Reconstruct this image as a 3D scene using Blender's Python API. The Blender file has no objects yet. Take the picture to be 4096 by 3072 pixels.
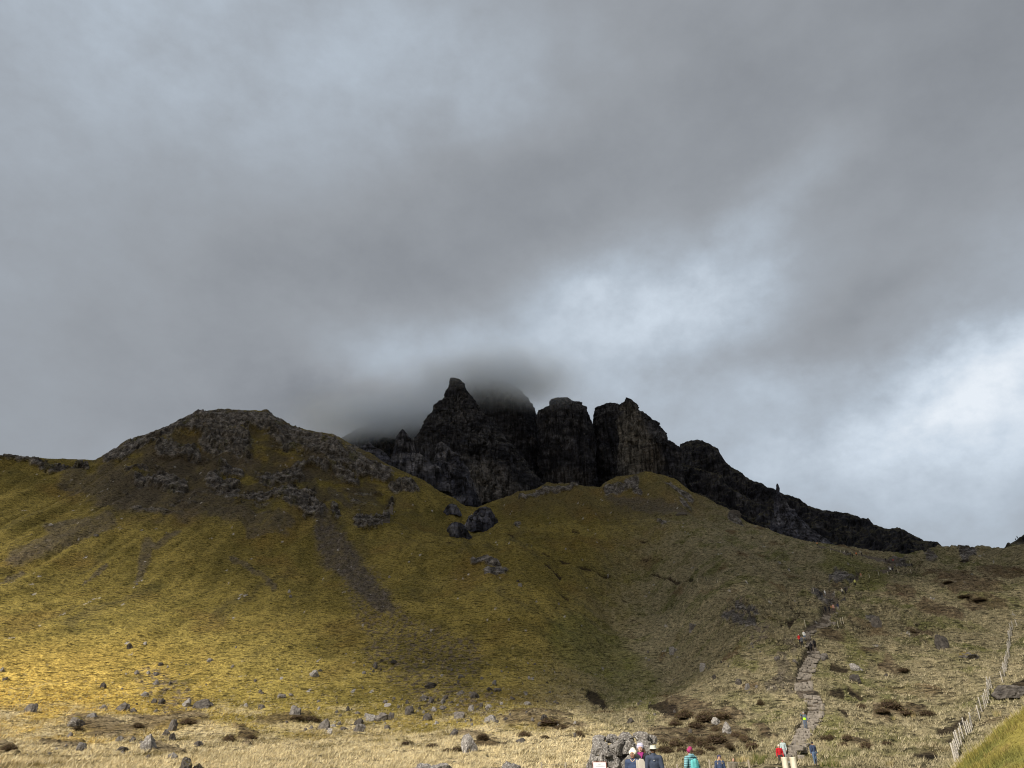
import bpy, bmesh, math, random
import numpy as np
from mathutils import Vector, Matrix
C = bpy.context.scene.collection
SC = bpy.context.scene
R = math.radians
rng = np.random.default_rng(7)
random.seed(7)

# ------------------------------------------------------------------ camera
FPX = 2840.0; PITCH = R(27.5); CAMZ = 1.6
cd = bpy.data.cameras.new('camera'); cam = bpy.data.objects.new('camera', cd); C.objects.link(cam)
cd.sensor_width = 36; cd.lens = 36 * FPX / 4096; cd.clip_start = 0.1; cd.clip_end = 40000
cam.location = (0, 0, CAMZ); cam.rotation_euler = (R(90) + PITCH, 0, 0)
SC.camera = cam
SC.view_settings.view_transform = 'Standard'; SC.view_settings.look = 'None'
SC.view_settings.exposure = 0.3; SC.view_settings.gamma = 1
SC.view_settings.use_curve_mapping = False
SC.cycles.filter_width = 1.1; SC.cycles.volume_bounces = 8; SC.cycles.transparent_max_bounces = 16

def pdir(px, py):
    dx = (np.asarray(px, float) - 2048) / FPX; du = (1536 - np.asarray(py, float)) / FPX
    x = dx; y = math.cos(PITCH) - du * math.sin(PITCH); z = math.sin(PITCH) + du * math.cos(PITCH)
    h = np.hypot(x, y)
    return np.arctan2(x, y), z / h                      # azimuth, slope
def world(px, py, d):
    a, s = pdir(px, py)
    return Vector((d * math.sin(a), d * math.cos(a), CAMZ + d * s))
def project(X, Y, Z):
    Zc = Z - CAMZ
    f = Y * math.cos(PITCH) + Zc * math.sin(PITCH); u = -Y * math.sin(PITCH) + Zc * math.cos(PITCH)
    f = np.where(f < 1e-3, 1e-3, f)
    return 2048 + FPX * X / f, 1536 - FPX * u / f

# ------------------------------------------------------------------ sun and sky
SUN_EL = R(38); SUN_AZ = R(-138)            # azimuth from +Y towards +X : behind the camera on the left
sv = Vector((math.sin(SUN_AZ) * math.cos(SUN_EL), math.cos(SUN_AZ) * math.cos(SUN_EL), math.sin(SUN_EL)))
sd = bpy.data.lights.new('sun', 'SUN'); sd.energy = 5.0; sd.angle = R(0.53); sd.color = (1.0, 0.93, 0.82)
sun = bpy.data.objects.new('sun', sd); C.objects.link(sun)
sun.rotation_euler = sv.to_track_quat('Z', 'Y').to_euler()

W = bpy.data.worlds.new('World'); SC.world = W; W.use_nodes = True
nt = W.node_tree; nt.nodes.clear()
def N(t, **k):
    n = nt.nodes.new(t)
    for a, b in k.items(): setattr(n, a, b)
    return n
def M(op, a, b=None, c=None):
    n = nt.nodes.new('ShaderNodeMath'); n.operation = op
    for i, v in enumerate((a, b, c)):
        if v is None: continue
        if isinstance(v, (int, float)): n.inputs[i].default_value = v
        else: nt.links.new(v, n.inputs[i])
    return n.outputs[0]
tc = N('ShaderNodeTexCoord'); sx = N('ShaderNodeSeparateXYZ'); nt.links.new(tc.outputs['Generated'], sx.inputs[0])
def skynoise(scale, det, rough=0.5, zs=2.2):
    mp = N('ShaderNodeMapping'); mp.inputs['Scale'].default_value = (1, 1, zs)
    nt.links.new(tc.outputs['Generated'], mp.inputs[0])
    n = N('ShaderNodeTexNoise'); n.inputs['Scale'].default_value = scale; n.inputs['Detail'].default_value = det
    n.inputs['Roughness'].default_value = rough
    nt.links.new(mp.outputs[0], n.inputs['Vector']); return n
nw = skynoise(2.6, 7, 0.6, 1.3); sc_ = N('ShaderNodeSeparateXYZ'); nt.links.new(nw.outputs['Color'], sc_.inputs[0])
az = M('ADD', M('ARCTAN2', sx.outputs[0], sx.outputs[1]), M('MULTIPLY', M('SUBTRACT', sc_.outputs[0], 0.5), 0.26))
el = M('ADD', M('ARCSINE', sx.outputs[2]), M('MULTIPLY', M('SUBTRACT', sc_.outputs[1], 0.5), 0.22))
BLOBS = [ # x, y (in 2212 px wide picture), rx, ry, amount, tilt degrees
 (420, 40, 600, 220, .10, 0), (-150, 250, 350, 330, .06, 0), (1000, 130, 260, 170, .06, 0), (650, 640, 560, 200, -.05, 0),
 (1150, 420, 420, 150, -.035, 10), (2050, 170, 480, 300, -.055, 0), (1300, 640, 250, 100, .17, 22), (1590, 490, 230, 60, .11, 27),
 (1510, 660, 180, 90, .20, 15), (1620, 610, 110, 50, .06, 30), (1270, 610, 70, 50, .08, 0), (1990, 880, 190, 80, .24, 10), (1950, 1010, 520, 170, .22, 0), (2120, 960, 160, 60, .08, 0),
 (2190, 780, 110, 60, .15, 0), (1400, 830, 300, 100, .12, 0), (930, 770, 300, 80, .14, 0), (150, 860, 420, 110, -.01, 0),
 (1800, 700, 300, 45, -.04, 10), (2200, 560, 150, 80, .08, 0), (1700, 830, 90, 45, .05, 0), (790, 905, 300, 75, -.11, 0), (1100, 330, 480, 120, -.035, 8), (1900, 760, 220, 40, -.03, -10)]
tot = None
for (bx, by, rx, ry, am, tl) in BLOBS:
    s = 4096 / 2212; a0, s0 = pdir(bx * s, by * s); e0 = math.atan(float(s0)); a0 = float(a0)
    rx = rx * s / FPX / math.cos(e0) * 0.9; ry = ry * s / FPX; c, q = math.cos(R(tl)), math.sin(R(tl))
    da = M('SUBTRACT', az, a0); de = M('SUBTRACT', el, e0)
    u = M('MULTIPLY', M('ADD', M('MULTIPLY', da, c), M('MULTIPLY', de, q)), 1 / rx)
    v = M('MULTIPLY', M('SUBTRACT', M('MULTIPLY', de, c), M('MULTIPLY', da, q)), 1 / ry)
    g = M('MULTIPLY', M('EXPONENT', M('MULTIPLY', M('ADD', M('MULTIPLY', u, u), M('MULTIPLY', v, v)), -1.0)), am)
    tot = g if tot is None else M('ADD', tot, g)
n2 = skynoise(2.0, 7, 0.52, 1.5); n3 = skynoise(6, 9, 0.6, 1.5)
n4 = skynoise(17, 8, 0.62, 1.3)
fine = M('MULTIPLY', M('ADD', M('SUBTRACT', n3.outputs['Fac'], 0.5), M('MULTIPLY', M('SUBTRACT', n4.outputs['Fac'], 0.5), .55)), 0.42)
br = M('ADD', M('MULTIPLY', M('MAXIMUM', tot, 0.0), 4.0), 0.18)          # broken cloud shows more structure where it is thin
val = M('ADD', M('ADD', M('ADD', M('MULTIPLY', tot, 1.06), 0.292), M('MULTIPLY', M('SUBTRACT', n2.outputs['Fac'], 0.5), 0.10)), M('MULTIPLY', fine, br))
val = M('MINIMUM', M('MAXIMUM', val, 0.12), 0.78)
ramp = N('ShaderNodeValToRGB'); nt.links.new(val, ramp.inputs[0])
er = ramp.color_ramp; er.elements[0].position = 0.12; er.elements[0].color = (.112, .118, .130, 1)
er.elements[1].position = 0.80; er.elements[1].color = (.69, .735, .785, 1)
for p_, c_ in ((.28, (.262, .280, .304, 1)), (.45, (.378, .430, .490, 1)), (.60, (.512, .578, .652, 1))):
    e_ = er.elements.new(p_); e_.color = c_
sky = N('ShaderNodeTexSky', sky_type='NISHITA'); sky.sun_disc = False
sky.sun_elevation = SUN_EL; sky.sun_rotation = SUN_AZ
b1 = N('ShaderNodeBackground'); nt.links.new(sky.outputs[0], b1.inputs[0]); b1.inputs[1].default_value = 0.08
b2 = N('ShaderNodeBackground'); nt.links.new(ramp.outputs[0], b2.inputs[0]); b2.inputs[1].default_value = 1.0
mx = N('ShaderNodeMixShader'); mx.inputs[0].default_value = 0.95
nt.links.new(b1.outputs[0], mx.inputs[1]); nt.links.new(b2.outputs[0], mx.inputs[2])
ow = N('ShaderNodeOutputWorld'); nt.links.new(mx.outputs[0], ow.inputs[0])

# ------------------------------------------------------------------ helpers
def tag(o, label=None, cat=None, group=None, kind=None):
    for k, v in (('label', label), ('category', cat), ('group', group), ('kind', kind)):
        if v: o[k] = v
    return o
def link(o, parent=None):
    C.objects.link(o)
    if parent: o.parent = parent
    return o
def meshobj(name, verts, faces, mat=None, parent=None, smooth=False):
    me = bpy.data.meshes.new(name)
    verts = np.asarray(verts, np.float32)
    if isinstance(faces, np.ndarray):
        k = faces.shape[1]; nf = len(faces)
        me.vertices.add(len(verts)); me.vertices.foreach_set('co', verts.ravel())
        me.loops.add(nf * k); me.loops.foreach_set('vertex_index', faces.ravel().astype(np.int32))
        me.polygons.add(nf); me.polygons.foreach_set('loop_start', (np.arange(nf) * k).astype(np.int32))
        me.update(calc_edges=True)
    else:
        me.from_pydata([tuple(v) for v in verts], [], faces); me.update()
    if smooth: me.polygons.foreach_set('use_smooth', [True] * len(me.polygons))
    if mat: me.materials.append(mat)
    o = bpy.data.objects.new(name, me)
    return link(o, parent)
def empty(name, loc, rz=0):
    o = bpy.data.objects.new(name, None); o.location = loc; o.rotation_euler = (0, 0, rz); o.empty_display_size = .2
    return link(o)
def setcol(o, col):
    me = o.data; ca = me.color_attributes.new('Col', 'FLOAT_COLOR', 'POINT')
    a = np.ones((len(me.vertices), 4), np.float32); a[:, :3] = col
    ca.data.foreach_set('color', a.ravel())

# noise ------------------------------------------------------------
def _h(ix, iy, iz, seed):
    with np.errstate(over='ignore'):
        h = (ix.astype(np.int64) * 374761393 + iy.astype(np.int64) * 668265263 + iz.astype(np.int64) * 2147483647 + seed * 974711) & 0xffffffff
        h = ((h ^ (h >> 13)) * 1274126177) & 0xffffffff
        h = ((h ^ (h >> 16)) * 2246822519) & 0xffffffff
        h = h ^ (h >> 15)
    return h
def perlin2(x, y, seed=0):
    x = np.asarray(x, float); y = np.asarray(y, float)
    x0 = np.floor(x); y0 = np.floor(y); fx = x - x0; fy = y - y0
    ux = fx * fx * fx * (fx * (fx * 6 - 15) + 10); uy = fy * fy * fy * (fy * (fy * 6 - 15) + 10)
    def g(i, j):
        a = _h(x0 + i, y0 + j, np.zeros(1), seed) * (2 * math.pi / 4294967296.0)
        return np.cos(a) * (fx - i) + np.sin(a) * (fy - j)
    a = g(0, 0); b = g(1, 0); c = g(0, 1); d = g(1, 1)
    return 1.5 * (a + ux * (b - a) + uy * (c - a) + ux * uy * (a - b - c + d))
def vnoise3(x, y, z, seed=0):
    x0 = np.floor(x); y0 = np.floor(y); z0 = np.floor(z); fx = x - x0; fy = y - y0; fz = z - z0
    ux = fx * fx * (3 - 2 * fx); uy = fy * fy * (3 - 2 * fy); uz = fz * fz * (3 - 2 * fz)
    r = 0
    for i in (0, 1):
        for j in (0, 1):
            for k in (0, 1):
                w = (ux if i else 1 - ux) * (uy if j else 1 - uy) * (uz if k else 1 - uz)
                r = r + w * _h(x0 + i, y0 + j, z0 + k, seed)
    return r / 2147483648.0 - 1
def fbm2(x, y, o=4, seed=0, gain=.5):
    r = 0; a = 1; n = 0
    for i in range(o):
        r = r + a * perlin2(x * 2 ** i + 13.7 * i, y * 2 ** i - 7.1 * i, seed + i); n += a; a *= gain
    return r / n
def fbm3(x, y, z, o=4, seed=0, gain=.5):
    r = 0; a = 1; n = 0
    for i in range(o):
        r = r + a * vnoise3(x * 2 ** i + 3.7 * i, y * 2 ** i - 7.1 * i, z * 2 ** i + 1.3 * i, seed + i); n += a; a *= gain
    return r / n
def cell2(x, y, seed=0):
    """distance to nearest feature, to second nearest, id of the nearest"""
    x0 = np.floor(x); y0 = np.floor(y); f1 = np.full(x.shape, 9.0); f2 = np.full(x.shape, 9.0); cid = np.zeros(x.shape)
    for i in (-1, 0, 1):
        for j in (-1, 0, 1):
            h = _h(x0 + i, y0 + j, np.zeros(1), seed); px = (h & 0xffff) / 65536.0; py = ((h >> 16) & 0xffff) / 65536.0
            dd = np.hypot(x0 + i + px - x, y0 + j + py - y)
            nb = dd < f1
            f2 = np.where(nb, f1, np.minimum(f2, dd)); cid = np.where(nb, (h & 0xfff) / 4096.0, cid); f1 = np.minimum(f1, dd)
    return f1, f2, cid
def sst(a, b, x):
    t = np.clip((x - a) / (b - a), 0, 1); return t * t * (3 - 2 * t)
def pchip_slopes(x, y):
    h = np.diff(x, axis=0); dl = np.diff(y, axis=0) / h
    m = np.zeros_like(y)
    w1 = 2 * h[1:] + h[:-1]; w2 = h[1:] + 2 * h[:-1]
    same = dl[1:] * dl[:-1] > 0
    with np.errstate(divide='ignore', invalid='ignore'):
        hm = (w1 + w2) / (w1 / dl[:-1] + w2 / dl[1:])
    m[1:-1] = np.where(same, hm, 0); m[0] = dl[0]; m[-1] = dl[-1]
    return m
def pchip1(xk, yk, x):
    xk = np.asarray(xk, float); yk = np.asarray(yk, float); m = pchip_slopes(xk, yk)
    i = np.clip(np.searchsorted(xk, x) - 1, 0, len(xk) - 2); h = xk[i + 1] - xk[i]; t = np.clip((x - xk[i]) / h, 0, 1)
    return ((2*t**3-3*t**2+1)*yk[i] + (t**3-2*t**2+t)*h*m[i] + (-2*t**3+3*t**2)*yk[i+1] + (t**3-t**2)*h*m[i+1])

# materials ---------------------------------------------------------
def mat(name, col=(.5, .5, .5), rough=.85, spec=.2, metal=0):
    m = bpy.data.materials.new(name); m.use_nodes = True; b = m.node_tree.nodes['Principled BSDF']
    b.inputs['Base Color'].default_value = (*col, 1); b.inputs['Roughness'].default_value = rough
    b.inputs['Specular IOR Level'].default_value = spec; b.inputs['Metallic'].default_value = metal
    return m
def mixcol(nt_, a, b, fac, mode='MIX'):
    n = nt_.nodes.new('ShaderNodeMix'); n.data_type = 'RGBA'; n.blend_type = mode
    for s, v in ((n.inputs[0], fac), (n.inputs[6], a), (n.inputs[7], b)):
        if hasattr(v, 'node'): nt_.links.new(v, s)
        elif isinstance(v, (int, float)): s.default_value = v
        else: s.default_value = (*v, 1)
    return n.outputs[2]
def noise_node(nt_, scale, det=4, rough=.6, coord='Object', stretch=(1, 1, 1)):
    t = nt_.nodes.new('ShaderNodeTexCoord'); mp = nt_.nodes.new('ShaderNodeMapping'); mp.inputs['Scale'].default_value = stretch
    nt_.links.new(t.outputs[coord], mp.inputs[0])
    n = nt_.nodes.new('ShaderNodeTexNoise'); n.inputs['Scale'].default_value = scale; n.inputs['Detail'].default_value = det
    n.inputs['Roughness'].default_value = rough; nt_.links.new(mp.outputs[0], n.inputs['Vector']); return n
def rampf(nt_, src, stops):
    r = nt_.nodes.new('ShaderNodeValToRGB'); nt_.links.new(src, r.inputs[0]); e = r.color_ramp
    e.elements[0].position = stops[0][0]; e.elements[0].color = (*stops[0][1], 1)
    e.elements[1].position = stops[-1][0]; e.elements[1].color = (*stops[-1][1], 1)
    for p, c in stops[1:-1]:
        k = e.elements.new(p); k.color = (*c, 1)
    return r.outputs[0]
def bump(nt_, src, dist, strength=1.0):
    b = nt_.nodes.new('ShaderNodeBump'); b.inputs['Distance'].default_value = dist; b.inputs['Strength'].default_value = strength
    nt_.links.new(src, b.inputs['Height']); return b.outputs[0]

def vmat(name, nscale, lo=.55, hi=1.45, bdist=.1, spec=.12, speck=None):
    """surface whose own colours sit in the mesh attribute Col, broken up by fine noise"""
    m = mat(name, spec=spec, rough=.95); t = m.node_tree; b = t.nodes['Principled BSDF']
    at = t.nodes.new('ShaderNodeAttribute'); at.attribute_name = 'Col'
    n = noise_node(t, nscale, 8, .72)
    f = rampf(t, n.outputs['Fac'], [(.30, (lo,) * 3), (.5, (1,) * 3), (.70, (hi,) * 3)])
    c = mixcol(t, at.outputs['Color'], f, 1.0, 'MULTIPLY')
    if speck:
        sp = noise_node(t, speck[0], 5, .75); k = rampf(t, sp.outputs['Fac'], [(speck[1], (0,) * 3), (speck[1] + .05, (1,) * 3)])
        rk = t.nodes.new('ShaderNodeAttribute'); rk.attribute_name = 'rock'
        mm = t.nodes.new('ShaderNodeMath'); mm.operation = 'MULTIPLY'; t.links.new(k, mm.inputs[0]); t.links.new(rk.outputs['Fac'], mm.inputs[1])
        c = mixcol(t, c, speck[2], mm.outputs[0])
    t.links.new(c, b.inputs['Base Color']); t.links.new(bump(t, n.outputs['Fac'], bdist), b.inputs['Normal'])
    return m
M_hill = vmat('hill_turf', 2.2, .38, 1.7, .5, .1, (.55, .64, (.30, .29, .28)))
t_ = M_hill.node_tree; b_ = t_.nodes['Principled BSDF']; lk = b_.inputs['Base Color'].links[0].from_socket
for sc_n, st_, lo_, w_ in ((1.0, (.55, .55, 3.2), .465, .30), (1.0, (1.3, 1.3, 5.0), .45, .38)):      # tufts combed along the slope, the shade between them painted as dark streaks
    n_ = noise_node(t_, sc_n, 5, .65, stretch=st_); f_ = rampf(t_, n_.outputs['Fac'], [(lo_ - .06, (w_,) * 3), (lo_ + .02, (1,) * 3), (.75, (1.15,) * 3)])
    lk = mixcol(t_, lk, f_, 1.0, 'MULTIPLY')
t_.links.new(lk, b_.inputs['Base Color'])
M_crag = vmat('crag_rock', .16, .35, 2.2, 1.6, .15, (.22, .63, (.13, .12, .115)))
t_ = M_crag.node_tree; b_ = t_.nodes['Principled BSDF']; lk = b_.inputs['Base Color'].links[0].from_socket
for st_, lo_, w_ in (((.9, .9, .09), .46, .28), ((.35, .35, .05), .44, .4), ((.12, .12, .75), .45, .55)):      # upright joints and level beds
    n_ = noise_node(t_, .5, 5, .65, stretch=st_); f_ = rampf(t_, n_.outputs['Fac'], [(lo_ - .06, (w_,) * 3), (lo_ + .04, (1,) * 3), (.75, (1.3,) * 3)])
    lk = mixcol(t_, lk, f_, 1.0, 'MULTIPLY')
t_.links.new(lk, b_.inputs['Base Color'])

# ------------------------------------------------------------------ hill terrain
def row(pts):
    """pts: (px, py, d) picture point at a horizontal distance, or (px, None, d, z)"""
    A = []; D = []; Z = []
    for p in pts:
        if p[1] is None:
            A.append(math.atan((p[0] - 2048) / 3180)); D.append(p[2]); Z.append(p[3])
        else:
            a, s = pdir(p[0], p[1]); A.append(float(a)); D.append(p[2]); Z.append(CAMZ + p[2] * float(s))
    return A, D, Z
CREST = [(-900,1850,455),(-300,1842,455),(0,1834,455),(100,1838,455),(167,1843,455),(380,1847,455),(444,1811,458),(556,1759,462),(685,1713,466),(760,1680,468),(785,1664,470),(870,1648,472),(960,1652,472),
 (1037,1654,472),(1065,1650,472),(1111,1690,470),(1185,1719,468),(1333,1750,465),(1389,1778,462),(1440,1805,462),(1481,1820,462),(1556,1868,460),(1640,1905,458),
 (1694,1929,456),(1753,1970,452),(1816,2001,450),(1862,2033,448),(1907,2037,448),(1970,2012,452),(2042,1992,460),(2070,1976,464),(2142,1965,472),(2187,1940,480),
 (2241,1949,484),(2300,1952,488),(2400,1958,490),(2431,1934,495),(2471,1915,500),(2544,1911,505),(2597,1903,505),(2666,1919,500),(2707,1931,490),(2768,1976,480),
 (2829,2000,470),(2870,2025,462),(2910,2041,455),(2992,2102,430),(3073,2122,415),(3134,2147,405),(3209,2166,395),(3344,2187,380),(3468,2207,370),(3623,2223,365),
 (3805,2228,370),(3857,2223,375),(3908,2220,378),(3976,2207,385),(4028,2202,388),(4096,2202,392),(4400,2190,400),(4900,2150,410)]
ROWS = [
 row([(-900,None,3,0),(4900,None,3,0)]),
 row([(-900,None,22,0),(4900,None,22,0)]),
 row([(-900,None,42,0),(3300,None,42,-.1),(3600,None,42,-.05),(3760,None,42,.55),(3830,3066,42),(3930,2978,42),(4010,2904,42),(4096,2848,42),(4500,2690,42),(4900,2600,42)]),
 row([(-900,None,57,0),(3250,None,57,-.2),(3600,None,57,-.2),(3830,None,57,.3),(4096,None,57,2.2),(4900,None,57,5)]),
 row([(-900,3072,72),(0,3068,72),(1000,3066,72),(2000,3060,72),(2500,3052,72),(3000,3050,72),(3140,3046,70),(3250,3048,70),(3500,3050,70),(3830,3032,70),(4096,2950,72),(4900,2800,72)]),
 row([(-900,3030,90),(0,3022,90),(1000,3018,90),(2000,3000,90),(2500,2984,90),(2700,2978,90),(3000,2972,90),(3220,2925,89),(3330,2945,88),(3500,2945,88),(3700,2985,84),(3890,2925,90),(4096,2880,92),(4900,2740,92)]),
 row([(-900,2965,115),(0,2960,115),(1000,2955,115),(2000,2928,115),(2500,2900,112),(2750,2880,110),(3000,2870,106),(3260,2865,101),(3500,2850,105),(3750,2860,105),(3960,2775,110),(4096,2745,115),(4900,2650,115)]),
 row([(-900,2860,148),(0,2855,148),(1000,2845,148),(1500,2830,148),(2000,2810,147),(2300,2800,158),(2500,2795,166),(2650,2780,160),(2800,2755,142),(2950,2730,128),(3000,2725,126),(3240,2725,118),(3500,2700,130),(3800,2680,135),(4000,2680,140),(4096,2640,148),(4900,2560,150)]),
 row([(-900,2710,190),(0,2700,190),(1000,2690,190),(1500,2670,190),(2000,2650,188),(2250,2645,206),(2500,2655,236),(2650,2640,226),(2800,2600,190),(2950,2560,162),(3000,2550,158),(3250,2592,145),(3500,2560,165),(3800,2540,175),(4050,2510,195),(4096,2498,198),(4900,2450,205)]),
 row([(-900,2530,240),(0,2520,240),(500,2512,240),(1000,2505,240),(1500,2475,240),(2000,2440,240),(2300,2455,265),(2500,2470,292),(2650,2450,285),(2800,2420,245),(3000,2400,205),(3300,2450,195),(3500,2425,205),(3800,2405,222),(4096,2395,235),(4900,2360,245)]),
 row([(-900,2330,298),(0,2320,298),(500,2300,298),(1000,2295,298),(1500,2295,296),(2000,2270,296),(2400,2290,330),(2550,2300,336),(2750,2290,306),(3000,2290,262),(3300,2362,240),(3430,2340,245),(3600,2340,258),(4096,2300,282),(4900,2280,290)]),
 row([(-900,2140,350),(0,2120,350),(500,2085,350),(1000,2100,350),(1300,2135,348),(1600,2150,346),(2000,2178,340),(2500,2170,366),(2700,2175,352),(3000,2208,316),(3380,2240,308),(3600,2265,310),(3800,2270,322),(4096,2250,340),(4900,2220,350)]),
 row([(-900,1980,400),(0,1965,400),(300,1960,402),(500,1905,405),(800,1885,408),(1000,1890,408),(1200,1925,405),(1400,1975,402),(1700,2085,398),(1900,2120,395),(2100,2075,410),(2500,2020,430),(2800,2065,415),(3000,2145,382),(3200,2192,360),(3400,2216,345),(3700,2242,345),(4096,2222,368),(4900,2185,380)]),
 row(CREST)]
ac = np.array(ROWS[-1][0]); dc = np.array(ROWS[-1][1]); zc = np.array(ROWS[-1][2])
ROWS += [(ac, dc + 14, zc - 3.5), (ac, dc + 45, zc - 18), (ac, dc + 130, zc - 45), (ac, dc * 0 + 1300, zc * .5), (ac, dc * 0 + 3500, zc * 0 - 10), (ac, dc * 0 + 14000, zc * 0 - 15)]
CNT = [5, 70, 34, 26, 34, 56, 64, 84, 84, 88, 92, 96, 96, 100, 8, 8, 8, 8, 4]
fine_az = np.radians(np.arange(-46, 46.001, 0.07)); coarse = np.radians(np.arange(49, 312, 3.0))
AZ = np.concatenate([fine_az, coarse]); nfine = len(fine_az)
FLATZ = [0, 0, 0, 0, 0, 0, 1, 2, 4, 8, 12, 16, 20, 22, 22, 20, 20, 0, -10, -15]
KD = []; KZ = []
for k, (A, D, Z) in enumerate(ROWS):
    A = np.array(A); D = np.array(D, float); Z = np.array(Z, float)
    interp = (lambda y: np.interp(fine_az, A, y)) if 13 <= k <= 15 else (lambda y: pchip1(A, y, np.clip(fine_az, A[0], A[-1])))
    df, zf = interp(D), interp(Z)
    w = np.clip(np.abs(np.minimum(coarse - R(46), R(314) - coarse)) / R(25), 0, 1); left = coarse > math.pi
    dcs = np.where(left, df[0], df[-1]); zcs = np.where(left, zf[0], zf[-1])
    wz = w * w * (3 - 2 * w)
    KD.append(np.concatenate([df, dcs])); KZ.append(np.concatenate([zf, zcs * (1 - wz) + FLATZ[k] * wz]))
KD = np.array(KD); KZ = np.array(KZ)
for k in range(1, len(KD)): KD[k] = np.maximum(KD[k], KD[k - 1] + 2)
SL = pchip_slopes(KD, KZ)
DD = []; ZZ = []
for k in range(len(KD) - 1):
    n = CNT[k]; h = KD[k + 1] - KD[k]
    for j in range(n):
        t = j / n
        DD.append(KD[k] + t * h)
        ZZ.append((2*t**3-3*t**2+1)*KZ[k] + (t**3-2*t**2+t)*h*SL[k] + (-2*t**3+3*t**2)*KZ[k+1] + (t**3-t**2)*h*SL[k+1])
DD.append(KD[-1]); ZZ.append(KZ[-1]); DD = np.array(DD); ZZ = np.array(ZZ)
NR, NC = DD.shape
AA = np.broadcast_to(AZ, DD.shape)
ROWI = np.broadcast_to(np.arange(NR)[:, None], DD.shape)
crest_i = sum(CNT[:13])
X = DD * np.sin(AA); Y = DD * np.cos(AA)
PX, PY = project(X, Y, ZZ)
infr = (np.cos(AA) > .6)
PX = np.where(infr, PX, -9999.); PY = np.where(infr, PY, 9999.)
PX = np.clip(PX, -3000, 9000); PY = np.clip(PY, 0, 6000)
# jitter used to ragged the borders between kinds of ground
JX = fbm2(X / 22, Y / 22, 4, 11) * 60 * 150 / np.maximum(DD, 60); JY = fbm2(X / 18, Y / 18, 4, 21) * 34 * 150 / np.maximum(DD, 60)
JX2 = fbm2(X / 3.5, Y / 3.5, 3, 31) * 14 * 200 / np.maximum(DD, 80); JY2 = fbm2(X / 3.5, Y / 3.5, 3, 41) * 9 * 200 / np.maximum(DD, 80)
PXj = PX + JX * .7 + JX2; PYj = PY + JY * .7 + JY2
def caps(lst, X_=None, Y_=None):
    """soft union of tapered strokes (x1,y1,r1,x2,y2,r2[,flat]) given in picture px of the ground they lie on"""
    X_ = PXj if X_ is None else X_; Y_ = PYj if Y_ is None else Y_
    m = np.zeros(X_.shape)
    for c in lst:
        x1, y1, r1, x2, y2, r2 = c[:6]; fl = c[6] if len(c) > 6 else 1.0
        lo_x = min(x1, x2) - 1.6 * max(r1, r2); hi_x = max(x1, x2) + 1.6 * max(r1, r2); lo_y = min(y1, y2) - 1.6 * max(r1, r2); hi_y = max(y1, y2) + 1.6 * max(r1, r2)
        sel = (X_ > lo_x) & (X_ < hi_x) & (Y_ > lo_y) & (Y_ < hi_y)
        if not sel.any(): continue
        xs = X_[sel]; ys = Y_[sel] * fl; ya, yb = y1 * fl, y2 * fl
        dx, dy = x2 - x1, yb - ya; L = dx * dx + dy * dy + 1e-6
        t = np.clip(((xs - x1) * dx + (ys - ya) * dy) / L, 0, 1)
        r = r1 + t * (r2 - r1); q = np.hypot(xs - x1 - t * dx, ys - ya - t * dy) / r
        m[sel] = np.maximum(m[sel], np.clip(1.6 - q, 0, 1))
    return m
rock_l = [(-200,1838,10,110,1842,8),(430,1830,16,560,1775,22),(560,1775,22,690,1728,24),(690,1728,26,790,1690,30),(790,1690,34,960,1690,34),(960,1690,34,1070,1680,34),(1070,1690,36,1150,1760,40),
 (830,1760,40,960,1780,50),(900,1720,30,880,1770,50),(640,1808,22,780,1815,24),(1050,1905,26,1180,1915,30),(850,1930,34,920,1955,36),(1110,1985,30,1230,2020,44),(1230,2030,30,1260,2060,22),
 (960,1992,12,1080,1995,14),(550,1915,20,720,1945,30),(1160,1740,26,1330,1800,40),(1290,1790,40,1420,1850,36),(1400,1830,34,1540,1900,30),(1440,1880,26,1540,1890,20),(1440,2085,24,1510,2100,18),(1562,2010,10,1562,2050,14),(1535,2085,12,1545,2088,8),
 (120,1855,14,175,1870,20),(200,1880,14,340,1870,10),(1330,2050,14,1345,2075,12),(1600,1930,14,1660,1960,16),(1580,1960,20,1640,1985,12),(2180,1955,12,2300,1965,14),(2080,1990,10,2180,1975,12),(2430,1950,18,2540,1925,16),(1340,1880,20,1420,1930,16),
 (1900,2240,14,1990,2250,10),(1950,2290,16,2010,2270,12),(880,1870,16,960,1890,14),(1200,1860,18,1290,1880,18),(2060,2085,8,2075,2088,6),(2640,2090,9,2660,2098,8),(2540,1960,14,2560,1975,10),(2730,2010,14,2760,2030,8),(2930,2060,16,2960,2095,10),(2680,1950,16,2760,1990,12),
 (2900,2470,20,3010,2500,16),(2960,2440,14,3040,2470,10),(3260,2390,18,3330,2400,12),(3350,2320,26,3420,2330,14),(3290,2420,10,3380,2440,8),(3490,2490,18,3530,2510,10),(3560,2250,14,3610,2260,12),(3720,2240,12,3745,2245,8),(3860,2240,14,3910,2245,10),(3620,2260,8,3650,2262,6)]
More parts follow.
